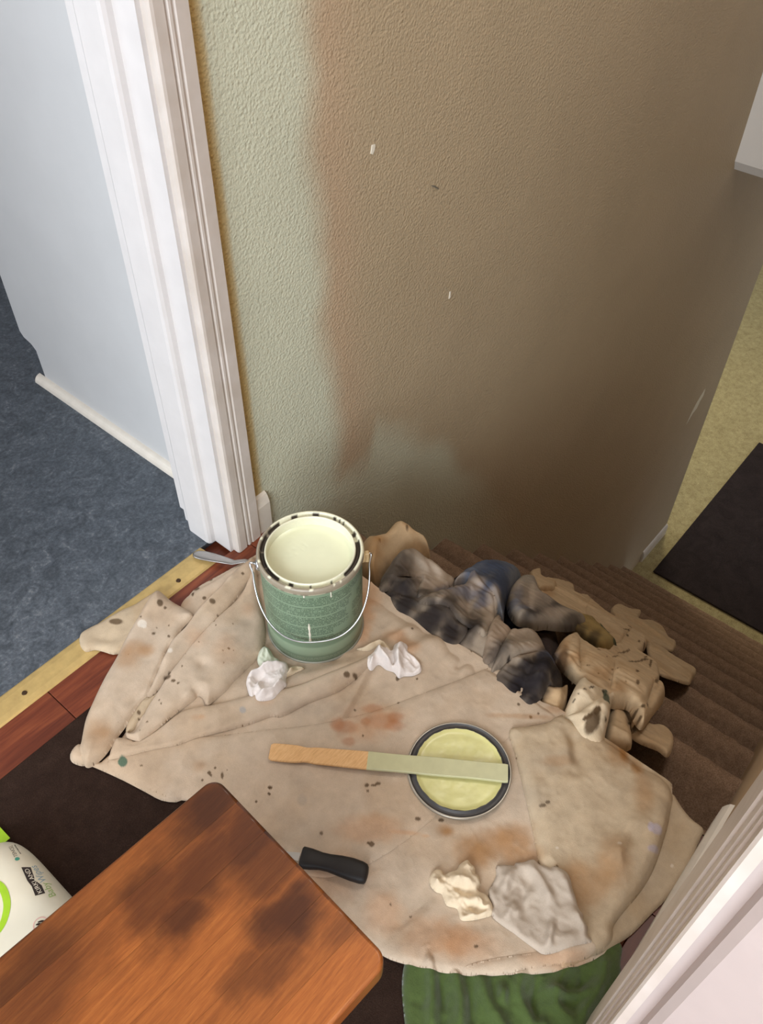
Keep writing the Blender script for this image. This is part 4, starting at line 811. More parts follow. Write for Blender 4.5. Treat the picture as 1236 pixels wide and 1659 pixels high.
SHEETS = {
 'wipe_a':[
  (0.008,0.006,'wipecream',1,0.004,[(.4940,.6077),(.5088,.6187),(.5202,.6151),(.5285,.6030),(.5259,.5979),(.5136,.6013),(.5000,.6045)],[([(.5018,.6080),(.5168,.6118)],0.006,0.004)]),
  (0.014,0.01,'wipegreen',1,0.004,[(.4884,.6684),(.5040,.6770),(.5147,.6774),(.5175,.6673),(.5126,.6525),(.5137,.6424),(.5067,.6376),(.4957,.6384),(.4850,.6461),(.4818,.6522)],[([(.4929,.6656),(.5110,.6690),(.5024,.6546)],0.008,0.006),([(.4893,.6506),(.5045,.6473)],-0.006,0.005)]),
  (0.014,0.01,'wipewhite',1,0.003,[(.4475,.6520),(.4566,.6578),(.4657,.6580),(.4798,.6521),(.4909,.6559),(.4997,.6424),(.5138,.6342),(.5155,.6240),(.5048,.6127),(.4901,.6026),(.4847,.5951),(.4761,.5937),(.4603,.5917),(.4499,.5920),(.4375,.6011),(.4325,.6104),(.4377,.6202),(.4323,.6205),(.4327,.6282),(.4421,.6445)],[([(.4522,.6513),(.4644,.6548),(.4854,.6428),(.5117,.6284)],0.016,0.008),([(.4606,.6322),(.4611,.6179),(.4603,.6098)],-0.016,0.01),([(.4362,.6106),(.4507,.6073),(.4632,.6018),(.4860,.6028)],0.012,0.007),([(.4352,.6298),(.4471,.6479)],0.01,0.006),([(.4805,.6230),(.4951,.6155)],0.006,0.012),([(.4461,.6172),(.4548,.6298),(.4661,.6305)],0.008,0.004)]),
 ],
 'wipe_b':[
  (0.01,0.007,'wipecream',1,0.004,[(.6122,.5625),(.6209,.5523),(.6365,.5481),(.6472,.5448),(.6547,.5381),(.6533,.5228),(.6474,.5133),(.6425,.5214),(.6429,.5358),(.6327,.5377),(.6218,.5424),(.6158,.5514)],[([(.6129,.5596),(.6299,.5459),(.6473,.5396),(.6485,.5194)],0.01,0.006)]),
  (0.012,0.01,'wipewhite',1,0.003,[(.5962,.5195),(.6102,.5296),(.6254,.5314),(.6404,.5337),(.6450,.5235),(.6491,.5112),(.6625,.5171),(.6734,.5114),(.6754,.4991),(.6647,.4897),(.6658,.4748),(.6625,.4593),(.6532,.4519),(.6385,.4562),(.6270,.4671),(.6187,.4712),(.6215,.4830),(.6157,.4953),(.6126,.5100),(.5975,.5108)],[([(.6411,.5378),(.6291,.5223),(.6248,.5030),(.6209,.4860)],0.014,0.008),([(.6740,.5057),(.6466,.4970),(.6207,.4721)],0.018,0.01),([(.6493,.5184),(.6381,.5020),(.6242,.4870)],-0.016,0.006),([(.5981,.5149),(.6182,.5252)],0.008,0.006),([(.6571,.4849),(.6601,.4668),(.6438,.4571)],-0.006,0.01),([(.6645,.4910),(.6658,.4748),(.6595,.4579),(.6472,.4531)],0.01,0.005)]),
 ],
 'wipe_c':[
  (0.014,0.012,'wipecream',1,0.005,[(.3966,.2331),(.4045,.2349),(.4120,.2334),(.4161,.2261),(.4132,.2200),(.4209,.2167),(.4304,.2109),(.4389,.2121),(.4504,.2076),(.4491,.2002),(.4485,.1929),(.4423,.1876),(.4425,.1826),(.4363,.1744),(.4262,.1708),(.4289,.1591),(.4227,.1447),(.4134,.1377),(.3991,.1451),(.3820,.1598),(.3796,.1684),(.3878,.1790),(.3826,.1927),(.3905,.2064),(.3883,.2150),(.3900,.2254)],[([(.4031,.2317),(.3976,.2196),(.3965,.2085)],0.012,0.01),([(.4166,.2160),(.4179,.1990),(.4323,.1791)],0.014,0.01),([(.4403,.2105),(.4414,.1933)],0.01,0.009),([(.4034,.2035),(.4119,.1844),(.4252,.1689)],-0.008,0.008),([(.3900,.1681),(.3998,.1654),(.4030,.1529)],-0.01,0.008),([(.3814,.1693),(.3862,.1579),(.4106,.1411)],0.008,0.006),([(.4093,.2183),(.3984,.2125)],-0.008,0.006),([(.4006,.1886),(.4048,.1716),(.4219,.1516)],0.007,0.012)]),
 ],
 'paper':[
  (0.006,0.006,'papertowel',1,0.0028,[(.4699,.1720),(.4777,.1654),(.4867,.1534),(.4907,.1541),(.5003,.1455),(.5065,.1421),(.5106,.1361),(.5095,.1267),(.5115,.1127),(.5182,.1077),(.5215,.0922),(.5165,.0824),(.5078,.0742),(.5006,.0643),(.4914,.0541),(.4871,.0445),(.4817,.0419),(.4772,.0328),(.4672,.0272),(.4636,.0187),(.4474,.0307),(.4333,.0402),(.4127,.0568),(.4102,.0713),(.4092,.0894),(.4092,.1036),(.4082,.1220),(.4098,.1377),(.4221,.1440),(.4284,.1546),(.4358,.1606),(.4481,.1623),(.4594,.1647)],[([(.4985,.1443),(.4925,.1230),(.4781,.0966),(.4672,.0824)],0.008,0.01),([(.4483,.1254),(.4302,.1227),(.4123,.1201)],0.006,0.007),([(.4852,.1503),(.4618,.1494),(.4410,.1399)],0.006,0.009),([(.4665,.1377),(.4345,.1355)],-0.004,0.006),([(.4742,.1134),(.4530,.1139),(.4233,.1131)],0.004,0.007),([(.4571,.0736),(.4385,.0665),(.4173,.0575)],0.007,0.007),([(.4539,.0716),(.4562,.0544),(.4694,.0418)],-0.006,0.01),([(.4783,.0635),(.4772,.0443),(.4630,.0265)],0.007,0.008),([(.5112,.1105),(.5077,.0866),(.4932,.0610)],0.005,0.012),([(.4772,.1252),(.4452,.1111),(.4294,.0886)],-0.004,0.012),([(.4588,.1623),(.4320,.1535)],-0.003,0.01)]),
 ],
 'towel':[
  (0.01,0.012,'towel',1,0.003,[(.3159,.1977),(.2905,.1906),(.2672,.1756),(.2376,.1463),(.2109,.1167),(.2665,.0320),(.3450,-.0405),(.4078,-.0426),(.4534,-.0335),(.4783,-.0222),(.4987,-.0042),(.4586,.0665),(.3770,.1499)],[([(.3216,.1794),(.2923,.1462),(.2465,.1152)],0.011,0.008),([(.3308,.1458),(.3040,.1108),(.2634,.0852)],0.011,0.009),([(.3098,.1478),(.2748,.1130)],-0.006,0.006),([(.3483,.1140),(.3211,.0800),(.3077,.0333)],0.011,0.009),([(.3230,.1102),(.2864,.0787)],-0.006,0.006),([(.3935,.0725),(.3571,.0594),(.3450,.0309),(.3478,-.0035)],0.011,0.009),([(.4444,.0244),(.4035,.0270),(.3768,.0148),(.3734,-.0233)],0.011,0.009),([(.3942,.0491),(.3591,.0355),(.3323,.0044)],-0.008,0.007),([(.4746,.0005),(.4308,-.0159),(.3743,-.0139)],0.011,0.008),([(.3571,.0813),(.3256,.0642)],0.012,0.007),([(.4330,.0036),(.3980,.0007)],-0.008,0.006),([(.3846,.0382),(.3960,.0085),(.4256,-.0099)],0.01,0.006)]),
 ],
}

PAL = dict(pale=srgb(197, 178, 157), pale2=srgb(188, 169, 143), warmpale=srgb(214, 176, 134), tan=srgb(196, 172, 140), tanb=srgb(196, 168, 132), grey=srgb(150, 142, 132), dark=srgb(66, 56, 52),
    mdark=srgb(152, 138, 122), blue=srgb(112, 116, 124), olive=srgb(150, 130, 86), speck=srgb(212, 194, 166), greige=srgb(160, 142, 124), navy=srgb(74, 72, 78),
    wipewhite=srgb(236, 228, 224), wipegreen=srgb(214, 220, 200), wipecream=srgb(224, 206, 178), papertowel=srgb(188, 174, 159), towel=srgb(76, 92, 50))
STN = dict(brown=srgb(84, 64, 42), green=srgb(84, 110, 92), dgreen=srgb(44, 66, 52), black=srgb(36, 30, 26), blue=srgb(80, 94, 122), bluegrey=srgb(160, 160, 160), cream=srgb(226, 216, 196), grey=srgb(158, 148, 136),
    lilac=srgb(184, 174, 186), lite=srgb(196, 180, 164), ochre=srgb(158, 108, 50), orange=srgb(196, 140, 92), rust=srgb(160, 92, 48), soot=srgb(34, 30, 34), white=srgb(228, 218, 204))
def catmull(P, n=5, closed=True):
    P = np.array(P); m = len(P); out = []
    rng = range(m) if closed else range(m-1)
    for i in rng:
        g = (lambda k: P[k % m]) if closed else (lambda k: P[min(max(k, 0), m-1)])
        a, b, c, d = g(i-1), g(i), g(i+1), g(i+2)
        for t in np.linspace(0, 1, n, endpoint=False):
            out.append(0.5*((2*b)+(-a+c)*t+(2*a-5*b+4*c-d)*t*t+(-a+3*b-3*c+d)*t**3))
    if not closed: out.append(P[-1])
    return np.array(out)
def seg_dist(Q, poly, closed=True):
    best = np.full(len(Q), 1e9); near = np.zeros((len(Q), 2)); m = len(poly)
    for i in range(m if closed else m-1):
        a = poly[i]; b = poly[(i+1) % m]; ab = b-a; L2 = max(ab@ab, 1e-12)
        t = np.clip(((Q-a)@ab)/L2, 0, 1); c = a+t[:, None]*ab; d = np.hypot(*(Q-c).T)
        k = d < best; best[k] = d[k]; near[k] = c[k]
    return best, near
def inside(Q, poly):
    r = np.zeros(len(Q), bool); m = len(poly)
    for i in range(m):
        (x1, y1), (x2, y2) = poly[i], poly[(i+1) % m]
        if y1 == y2: continue
        k = ((y1 > Q[:, 1]) != (y2 > Q[:, 1])) & (Q[:, 0] < (x2-x1)*(Q[:, 1]-y1)/(y2-y1)+x1); r ^= k
    return r
def blur(Z, r, it=2):
    for _ in range(it):
        for ax in (0, 1):
            pad = [(0, 0), (0, 0)]; pad[ax] = (r+1, r)
            c = np.cumsum(np.pad(Z, pad, mode='edge'), axis=ax)
            n = Z.shape[ax]
            Z = (np.take(c, np.arange(2*r+1, 2*r+1+n), axis=ax)-np.take(c, np.arange(0, n), axis=ax))/(2*r+1)
    return Z
GS = 0.004
GX = np.arange(0.05, 1.95, GS); GY = np.arange(-0.1, 1.0, GS)
def stair_plane(x): return np.interp(x, [0, X0, X0+RUN, X0+RUN*12], [0, 0, -RISE1, -RISE1-RISE*11])
def stair_profile(x):
    k = np.clip(np.floor((x-X0)/RUN)+1, 0, 12); return np.where(x < X0, 0, -RISE1-RISE*(k-1))
gz = np.maximum(stair_profile(GX), stair_plane(GX)-0.035)+0.004
ZF = np.repeat(gz[:, None], len(GY), 1)
MX, MY = np.meshgrid(GX, GY, indexing='ij')
ZF[(MX < 0.655) & (MY < 0.816) & (MY > 0.05)] += 0.006
ZF = blur(ZF, 3)
ZF[(MX < 0.752)] = np.maximum(ZF[(MX < 0.752)], 0.004)    # the cloth bridges the top nosing
def zsample(Zg, P):
    u = np.clip((P[:, 0]-GX[0])/GS, 0, len(GX)-1.001); v = np.clip((P[:, 1]-GY[0])/GS, 0, len(GY)-1.001)
    i = u.astype(int); j = v.astype(int); a = u-i; b = v-j
    return (Zg[i, j]*(1-a)+Zg[i+1, j]*a)*(1-b)+(Zg[i, j+1]*(1-a)+Zg[i+1, j+1]*a)*b
def layer_height(P, d, mode, t, r, drop, ridges, nz, seed, Zb, Zc, fq=1.0):
    prof = np.sqrt(np.clip(1-(1-np.clip(d/r, 0, 1))**2, 0, 1))
    rg = np.zeros(len(P)); fade = np.clip(d/0.008, 0, 1)
    for rp, h, wd in ridges:
        pl = catmull(rp, 5, False); dd, _ = seg_dist(P, pl, False)
        amp = np.ones(len(P))
        e = np.minimum(np.hypot(*(P-pl[0]).T), np.hypot(*(P-pl[-1]).T)); amp = 0.25+0.75*smooth01(e/(wd*2.5))
        rg += h*np.exp(-(dd/wd)**2)*amp
    rn = 1-np.abs(2*fbm(P, 26*fq, seed, 3)-1)*2.2; rn2 = 1-np.abs(2*vnoise(P, 75*fq, seed+9)-1)*2
    if mode == 1 or (mode == 0 and fq < 1):
        Q = np.stack([P[:, 0]*52+P[:, 1]*9, P[:, 1]*13-P[:, 0]*6], 1); rn = 1-np.abs(2*fbm(Q, 1.0, seed, 3)-1)*2.4
    wr = nz*(rn*0.8+rn2*0.15)
    if mode == 0:
        z = Zb+t*prof+(rg+wr)*fade
        return np.maximum(z, Zc+0.0006+0.001*fade)
    base = stair_plane(P[:, 0])+t-np.clip(0.785-P[:, 0], 0, None)*0.9 if mode == 1 else np.full(len(P), t)
    return base-drop*(1-prof)+(rg+wr)*fade
def build_sheet(poly, step, hf):
    """grid clipped to a polygon, its rim snapped to the outline"""
    lo = poly.min(0)-step; hi = poly.max(0)+step
    xs = np.arange(lo[0], hi[0]+step, step); ys = np.arange(lo[1], hi[1]+step, step)
    A, B = np.meshgrid(xs, ys, indexing='ij'); P = np.stack([A.ravel(), B.ravel()], 1)
    d, near = seg_dist(P, poly); ins = inside(P, poly); d = np.where(ins, d, -d)
    snap = np.abs(d) < step*0.55; P = np.where(snap[:, None], near, P); keepv = (d > 0) | snap
    d = np.where(snap, 0, d)
    nx, ny = len(xs), len(ys); idx = np.arange(nx*ny).reshape(nx, ny)
    F = np.stack([idx[:-1, :-1], idx[1:, :-1], idx[1:, 1:], idx[:-1, 1:]], -1).reshape(-1, 4)
    T = np.concatenate([F[:, [0, 1, 2]], F[:, [0, 2, 3]]]); kq = keepv[F].all(1)
    part = (~kq)
    T = np.concatenate([F[part][:, [0, 1, 2]], F[part][:, [0, 2, 3]], F[part][:, [0, 1, 3]], F[part][:, [1, 2, 3]]]) if part.any() else np.zeros((0, 3), int)
    kt = keepv[T].all(1); T = T[kt]
    used = np.zeros(nx*ny, bool); used[F[kq].ravel()] = True; used[T.ravel()] = True
    new = np.cumsum(used)-1; P = P[used]; d = d[used]
    z = hf(P, np.maximum(d, 0))
    return P, d, z, [tuple(f) for f in new[F[kq]]]+[tuple(t) for t in new[T]]
def update_field(poly, hf):
    lo = poly.min(0); hi = poly.max(0)
    i0, i1 = np.searchsorted(GX, lo[0]), np.searchsorted(GX, hi[0]); j0, j1 = np.searchsorted(GY, lo[1]), np.searchsorted(GY, hi[1])
    P = np.stack([MX[i0:i1, j0:j1].ravel(), MY[i0:i1, j0:j1].ravel()], 1)
    if not len(P): return
    k = inside(P, poly); d, _ = seg_dist(P[k], poly); z = hf(P[k], d)
    sub = ZF[i0:i1, j0:j1].ravel().copy(); sub[k] = np.maximum(sub[k], z); ZF[i0:i1, j0:j1] = sub.reshape(i1-i0, j1-j0)
def stain_colour(P, base, part):
    col = np.repeat(np.array(base)[None], len(P), 0)
    n = fbm(P, 18, 40); n2 = fbm(P, 70, 44)
    col = col*(0.93+0.16*n[:, None])*(1-0.10*smooth01((fbm(P, 9, 60)-.5)*6)[:, None]*np.array([.6, 1, 1.5])[None])
    for x, y, ax, ay, bx, by, c, al, soft, where in CLOTH_STAINS:
        if where != part: continue
        q = P-np.array((x, y)); R_ = max(math.hypot(ax, ay), math.hypot(bx, by))*2.2
        k = (np.abs(q[:, 0]) < R_) & (np.abs(q[:, 1]) < R_)
        if not k.any(): continue
        det = ax*by-ay*bx
        if abs(det) < 1e-9: continue
        u = (q[k, 0]*by-q[k, 1]*bx)/det; v = (-q[k, 0]*ay+q[k, 1]*ax)/det
        rr = np.hypot(u, v)+(n2[k]-0.5)*(0.5 if R_ < 0.05 else 0.5)+(n[k]-0.5)*(0.0 if R_ < .05 else 0.6)
        m = al*(1-smooth01((rr-1+soft*0.8)/(soft*1.1+0.12)))
        col[k] = col[k]*(1-m[:, None])+np.array(STN[c])[None]*m[:, None]
    return col
def soft_thing(key, name, label, cat, mat, group=None, step=0.0011):
    global ZF
    V0, F0, C0 = [], [], []; off = 0
    for li, (t, r, colk, sm, nz, poly, ridges) in enumerate(SHEETS[key]):
        if 'wipe' in key: t, r, ridges = t*0.5, r*0.5, [(p_, h_*1.05, w_*0.68) for p_, h_, w_ in ridges]
        if key == 'paper': ridges = [(p_, h_*1.2, w_*0.7) for p_, h_, w_ in ridges]
        poly = catmull(poly, 4); Zb = blur(ZF, 3); Zc = ZF.copy()
        hf = lambda P, d: layer_height(P, d, 0, t, r, 0, ridges, nz, 300+li*11+len(key), zsample(Zb, P), zsample(Zc, P), 2.0 if 'wipe' in key else 1.2)
        P, d, z, F = build_sheet(poly, step, hf); update_field(poly, hf)
        V0.append(np.column_stack([P, z])); F0 += [tuple(i+off for i in f) for f in F]; off += len(P)
        c = np.repeat(np.array(PAL[colk])[None], len(P), 0)*(0.94+0.12*fbm(P, 60, 5+li)[:, None]); C0.append(c)
    o = mesh(name, np.concatenate(V0), F0, mat, None, True, np.concatenate(C0)); return tag(o, label, cat, group)
soft_thing('towel', 'towel', 'dark green terry towel crumpled under the edge of the drop cloth', 'towel', M_towel, step=0.002)
dc = empty('drop_cloth', (0.5, 0.4, 0.0))
tag(dc, 'paint spattered canvas drop cloth spread on the landing and bunched down the first stairs', 'drop cloth')
def li_name(poly): return np.ptp(poly[:, 0]) > 0.55 and np.ptp(poly[:, 1]) > 0.7     # the big sheet itself rides softly over what lies below
acc = {}
ZBUNCH, ZMAIN = ZF.copy(), ZF.copy()
for li, (part, mode, t, r, drop, colk, sm, nz, poly, ridges) in enumerate(CLOTH_LAYERS):
    ZF = ZMAIN if part == 'main' else ZBUNCH
    poly = catmull(poly, 4) if sm else catmull(poly, 2)
    Zb = blur(ZF, 6 if li_name(poly) else 3); Zc = ZF.copy()
    hf = lambda P, d: layer_height(P, d, mode, t, r, drop, ridges, nz, 100+li*7, zsample(Zb, P), zsample(Zc, P), 1.0 if part == 'main' else 0.9)
    P, d, z, F = build_sheet(poly, 0.0017 if part == 'main' else 0.0024, hf)
    update_field(poly, hf)
    V0, F0, C0 = acc.setdefault(part, ([], [], []))
    off = sum(len(v) for v in V0)
    V0.append(np.column_stack([P, z])); F0 += [tuple(i+off for i in f) for f in F]; C0.append(stain_colour(P, PAL[colk], 0 if part == 'main' else 1))
for part, (V0, F0, C0) in acc.items():
    o = mesh('spread_sheet' if part == 'main' else 'bunched_end', np.concatenate(V0), F0, M_cloth, None, True, np.concatenate(C0))
    o['label'] = 'pale spattered part of the cloth lying on the landing' if part == 'main' else 'bunched end of the cloth with black and blue smudges on the stairs'
    keep(o, dc)
ZF = np.maximum(ZMAIN, ZBUNCH)
ZCLOTH = blur(ZF, 2)
def zc(x, y): return float(zsample(ZCLOTH, np.array([[x, y]]))[0])
soft_thing('wipe_a', 'wet_wipe', 'crumpled white wipe stained pale green, against the front of the paint can', 'wipe', M_tissue, 'crumpled wipes on the drop cloth')
soft_thing('wipe_b', 'wet_wipe', 'twisted pale wipe lying between the paint can and the stair edge', 'wipe', M_tissue, 'crumpled wipes on the drop cloth')
soft_thing('wipe_c', 'wet_wipe', 'cream paint soaked wipe crumpled against the paper towel', 'wipe', M_tissue, 'crumpled wipes on the drop cloth')
soft_thing('paper', 'paper_towel', 'wrinkled greyish sheet of paper towel lying on the drop cloth near the green towel', 'paper towel', M_paper, step=0.0018)

# ------------------------------------------------------------------ paint can
CX, CY, CZ = 0.6095, 0.650, 0.0
CZ = max(zc(CX+0.08*math.cos(a), CY+0.08*math.sin(a)) for a in np.linspace(0, 6.28, 24))-0.004
CH = 0.212-CZ
view = math.atan2(-CY, -CX)
can = empty('paint_can', (CX, CY, CZ)); tag(can, 'open green labelled metal paint can full of pale green paint, wire handle down', 'paint can')
def label_mat():
    m, nt, b = new_mat('green_paper_label', 0.42, 0, 0.45)
    uv = nd(nt, 'ShaderNodeUVMap'); s = nd(nt, 'ShaderNodeSeparateXYZ'); nt.links.new(uv.outputs[0], s.inputs[0])
    def math_(op, a, b_=None, c=None):
        n = nd(nt, 'ShaderNodeMath', operation=op)
        for i, x in enumerate((a, b_, c)):
            if x is None: continue
            if hasattr(x, 'node'): nt.links.new(x, n.inputs[i])
            else: n.inputs[i].default_value = x
        return n.outputs[0]
    v = s.outputs['Y']; u = s.outputs['X']
    rowf = math_('DIVIDE', v, 0.0036); row = math_('FLOOR', rowf); fr = math_('FRACT', rowf)
    inrow = math_('LESS_THAN', fr, 0.52)
    cv_ = nd(nt, 'ShaderNodeCombineXYZ'); nt.links.new(math_('MULTIPLY', u, 520.0), cv_.inputs[0]); nt.links.new(math_('MULTIPLY', row, 9.37), cv_.inputs[1])
    words = noise(nt, cv_.outputs[0], 1.0, 1, 0.5); wm = math_('GREATER_THAN', words, 0.44)
    cp = nd(nt, 'ShaderNodeCombineXYZ'); nt.links.new(math_('MULTIPLY', u, 14.0), cp.inputs[0]); nt.links.new(math_('MULTIPLY', math_('FLOOR', math_('DIVIDE', v, 0.018)), 3.3), cp.inputs[1])
    para = math_('GREATER_THAN', noise(nt, cp.outputs[0], 1.0, 1), 0.36)
    zone = math_('MULTIPLY', math_('GREATER_THAN', v, 0.060), math_('LESS_THAN', v, 0.176))
    gap = math_('GREATER_THAN', math_('FRACT', math_('DIVIDE', v, 0.0252)), 0.14)
    txt = math_('MULTIPLY', math_('MULTIPLY', inrow, wm), math_('MULTIPLY', math_('MULTIPLY', para, gap), zone))
    band = ramp(nt, v, [(0.0, srgb(116, 136, 112)), (0.021, srgb(116, 136, 112)), (0.024, srgb(144, 164, 138)), (0.044, srgb(144, 164, 138)), (0.047, srgb(116, 138, 114)), (0.058, srgb(116, 138, 114)), (0.061, srgb(126, 148, 124)), (0.18, srgb(122, 144, 120))])
    cb_ = mix(nt, math_('MULTIPLY', txt, 0.85), band, srgb(46, 70, 52))
    small = math_('MULTIPLY', math_('MULTIPLY', math_('LESS_THAN', math_('FRACT', math_('DIVIDE', v, 0.003)), 0.4), wm), math_('MULTIPLY', math_('GREATER_THAN', v, 0.009), math_('LESS_THAN', v, 0.018)))
    cb_ = mix(nt, math_('MULTIPLY', small, 0.4), cb_, srgb(206, 214, 190))
    nt.links.new(cb_, b.inputs['Base Color']); return m
M_label = label_mat()
R0 = 0.0815
prof = [(R0-0.001, 0.004)]+[(R0, z) for z in np.linspace(0.005, CH-0.014, 6)]
# the paper label carries fixed bands, measured up from the foot of the can
lathe('label', prof, 96, (CX, CY, CZ), M_label, None, None, 2*math.pi*R0)
lab = bpy.data.objects['label']; keep(lab, can); lab['label'] = 'green paper label covered in tiny lines of print'
M_rimb = simple('dull_can_metal', srgb(150, 150, 138), 0.5, 0.3, 0.1, 60)
bot = [(0.001, 0.001), (R0-0.004, 0.001), (R0-0.003, 0.0), (R0+0.0012, 0.0), (R0+0.002, 0.002), (R0+0.0012, 0.0045), (R0-0.001, 0.005)]
keep(lathe('bottom_rim', bot, 96, (CX, CY, CZ), M_rimb), can)
rs = np.random.RandomState(4); ang = rs.rand(64)
metal = np.array(srgb(150, 140, 122)); dark = np.array(srgb(58, 50, 42)); cream = np.array(srgb(226, 224, 198)); tanp = np.array(srgb(196, 180, 138))
def rim_col(a, i, r, z):
    rel = (a-view+math.pi) % (2*math.pi)-math.pi      # 0 = towards the hall, +-pi = towards the wall
    n = math.sin(a*13)+0.7*math.sin(a*29+1)+0.5*math.sin(a*53+2)
    if i >= 10: return cream
    if i <= 3:                                         # outer bead
        # thick paint on the side towards the stairs and the wall
        c = cream if (rel > 1.35 or rel < -2.75) else metal
        if -2.75 < rel < -1.9 and n > 0.4: c = cream
        if i <= 1 and abs(rel) < 1.2: c = cream if n > -0.4 else metal
        return c
    if i in (4, 5): c = metal if -2.3 < rel < 0.9 else cream; return c if n < 1.1 else cream
    # groove
    if abs(rel) < 0.75: return dark if n > 1.15 else cream*0.96
    if 0.75 < rel < 1.75: return dark
    if rel < -0.75 and rel > -2.5: return dark if n > -1.5 else metal*0.8
    return cream if n < 0.75 else dark*1.5
rimp = [(R0, CH-0.0145), (R0+0.002, CH-0.0135), (R0+0.0032, CH-0.009), (R0+0.0028, CH-0.0035), (R0+0.001, CH-0.001), (R0-0.0015, CH-0.0005), (R0-0.0032, CH-0.0035), (R0-0.004, CH-0.008), (R0-0.0085, CH-0.0085), (R0-0.0095, CH-0.005),
        (R0-0.0100, CH-0.002), (R0-0.0112, CH-0.0005), (R0-0.0128, CH-0.0015), (R0-0.0132, CH-0.004), (R0-0.0132, CH-0.026)]
keep(lathe('rim', rimp, 180, (CX, CY, CZ), M_rim, None, rim_col), can)
def paint_surface():
    V, F = [(CX, CY, CZ+CH-0.0205)], []; n = 90; rr = np.linspace(0.003, R0-0.0131, 26)
    for r in rr:
        for j in range(n):
            a = 2*math.pi*j/n; P = np.array([[CX+r*math.cos(a), CY+r*math.sin(a)]])
            V.append((P[0, 0], P[0, 1], 0))
    V = np.array(V); z = CZ+CH-0.0205+0.0005*(fbm(V[:, :2], 60, 3)-0.5)
    z += 0.0016*np.exp(-((np.hypot(V[:, 0]-CX, V[:, 1]-CY)-(R0-0.0131))/0.003)**2)
    rs = np.random.RandomState(2)
    for _ in range(22):
        x, y = CX+rs.normal(0.002, .02), CY+rs.normal(0.035, .012); z -= 0.0006*np.exp(-(((V[:, 0]-x)**2+(V[:, 1]-y)**2)/0.0017**2))
    V[:, 2] = z
    F += [(0, 1+j, 1+(j+1) % n) for j in range(n)]
    for i in range(len(rr)-1):
        for j in range(n): F.append((1+i*n+j, 1+(i+1)*n+j, 1+(i+1)*n+(j+1) % n, 1+i*n+(j+1) % n))
    return mesh('paint', V, F, M_paint)
M_paint = simple('pale_green_wet_paint', srgb(222, 224, 194), 0.25, 0, 0.02, 30, 0, 60, 0.5)
p = paint_surface(); p['label'] = 'pale green paint filling the can'; keep(p, can)
# drip on the label
def drip(a, z0, z1, wd):
    V, F = [], []
    zs = np.linspace(z0, z1, 12)
    for i, z in enumerate(zs):
        ww = wd*(0.45+0.55*math.sin(i*0.9+0.4)**2) * (0.5 if i in (0, 11) else 1)
        for k, s in enumerate((-1, -0.5, 0, 0.5, 1)):
            rr = R0+0.0003+0.0012*(1-s*s); aa = a+s*ww/R0; V.append((CX+rr*math.cos(aa), CY+rr*math.sin(aa), CZ+z))
    for i in range(11):
        for k in range(4): F.append((i*5+k, i*5+k+1, (i+1)*5+k+1, (i+1)*5+k))
    o = mesh('paint_drip', V, F, M_inkw); o['label'] = 'cream paint run on the label'; keep(o, can)
drip(view-0.13, 0.060, 0.112, 0.0022)
drip(view+0.33, CH-0.028, CH-0.015, 0.0012)
drip(view-0.18, CH-0.020, CH-0.014, 0.0016)
# ears and bail
ea = view-math.pi/2
EAR = []
EZ = CH-0.030
for s in (-1, 1):
    a = view+s*1.58
    d = Vector((math.cos(a), math.sin(a), 0)); pp = Vector((CX, CY, CZ+EZ))
    bm = bmesh.new(); bmesh.ops.create_cone(bm, cap_ends=True, segments=20, radius1=0.0105, radius2=0.0085, depth=0.006)
    bmesh.ops.transform(bm, matrix=Matrix.Translation(pp+d*(R0+0.0025)) @ d.to_track_quat('Z', 'Y').to_matrix().to_4x4(), verts=bm.verts)
    keep(from_bm('ear', bm, M_wire if s < 0 else M_plug, None, True), can)
    EAR.append(pp+d*(R0+0.008))
for s, e in ((1, EAR[1]),):
    d = (e-Vector((CX, CY, e.z))).normalized(); q = d.to_track_quat('X', 'Z').to_matrix().to_4x4()
    bm = box_bm(-0.004, 0.0035, -0.0045, 0.0045, -0.011, 0.010, 0.0015, 1); bmesh.ops.transform(bm, matrix=Matrix.Translation(e) @ q, verts=bm.verts)
    keep(from_bm('ear_plug', bm, M_plug), can)
dv = Vector((math.cos(view), math.sin(view), 0))
mid = (EAR[0]+EAR[1])/2; half = (EAR[1]-EAR[0])/2
pts = []
for k, e in ((0, EAR[0]), (1, EAR[1])):
    pass
u = half.normalized()
h = half.length
N = 48
for i in range(N+1):
    t = i/N*math.pi; c, s = -math.cos(t), math.sin(t)
    sx = (abs(c)**0.8)*(1 if c > 0 else -1)
    rad = h+0.006*math.sin(t)**0.5
    pts.append(mid+u*(sx*(h+0.003))+dv*(0.0905*s**0.75 if abs(c) < 1 else 0)+Vector((0, 0, -0.094*s**1.0)))
loop = lambda e, sg: [e+u*(-sg*0.004)+Vector((0, 0, 0.0)), e+u*sg*0.003+Vector((0, 0, 0.006)), e+u*sg*0.007+Vector((0, 0, 0.003))]
pts = loop(EAR[0], -1)+[p_ for p_ in pts[1:-1]]+loop(EAR[1], 1)[::-1]
P2 = catmull(np.array([tuple(p_) for p_ in pts]), 3, False)
hd = tube('wire_handle', P2, 0.0016, M_wire); keep(hd, can)

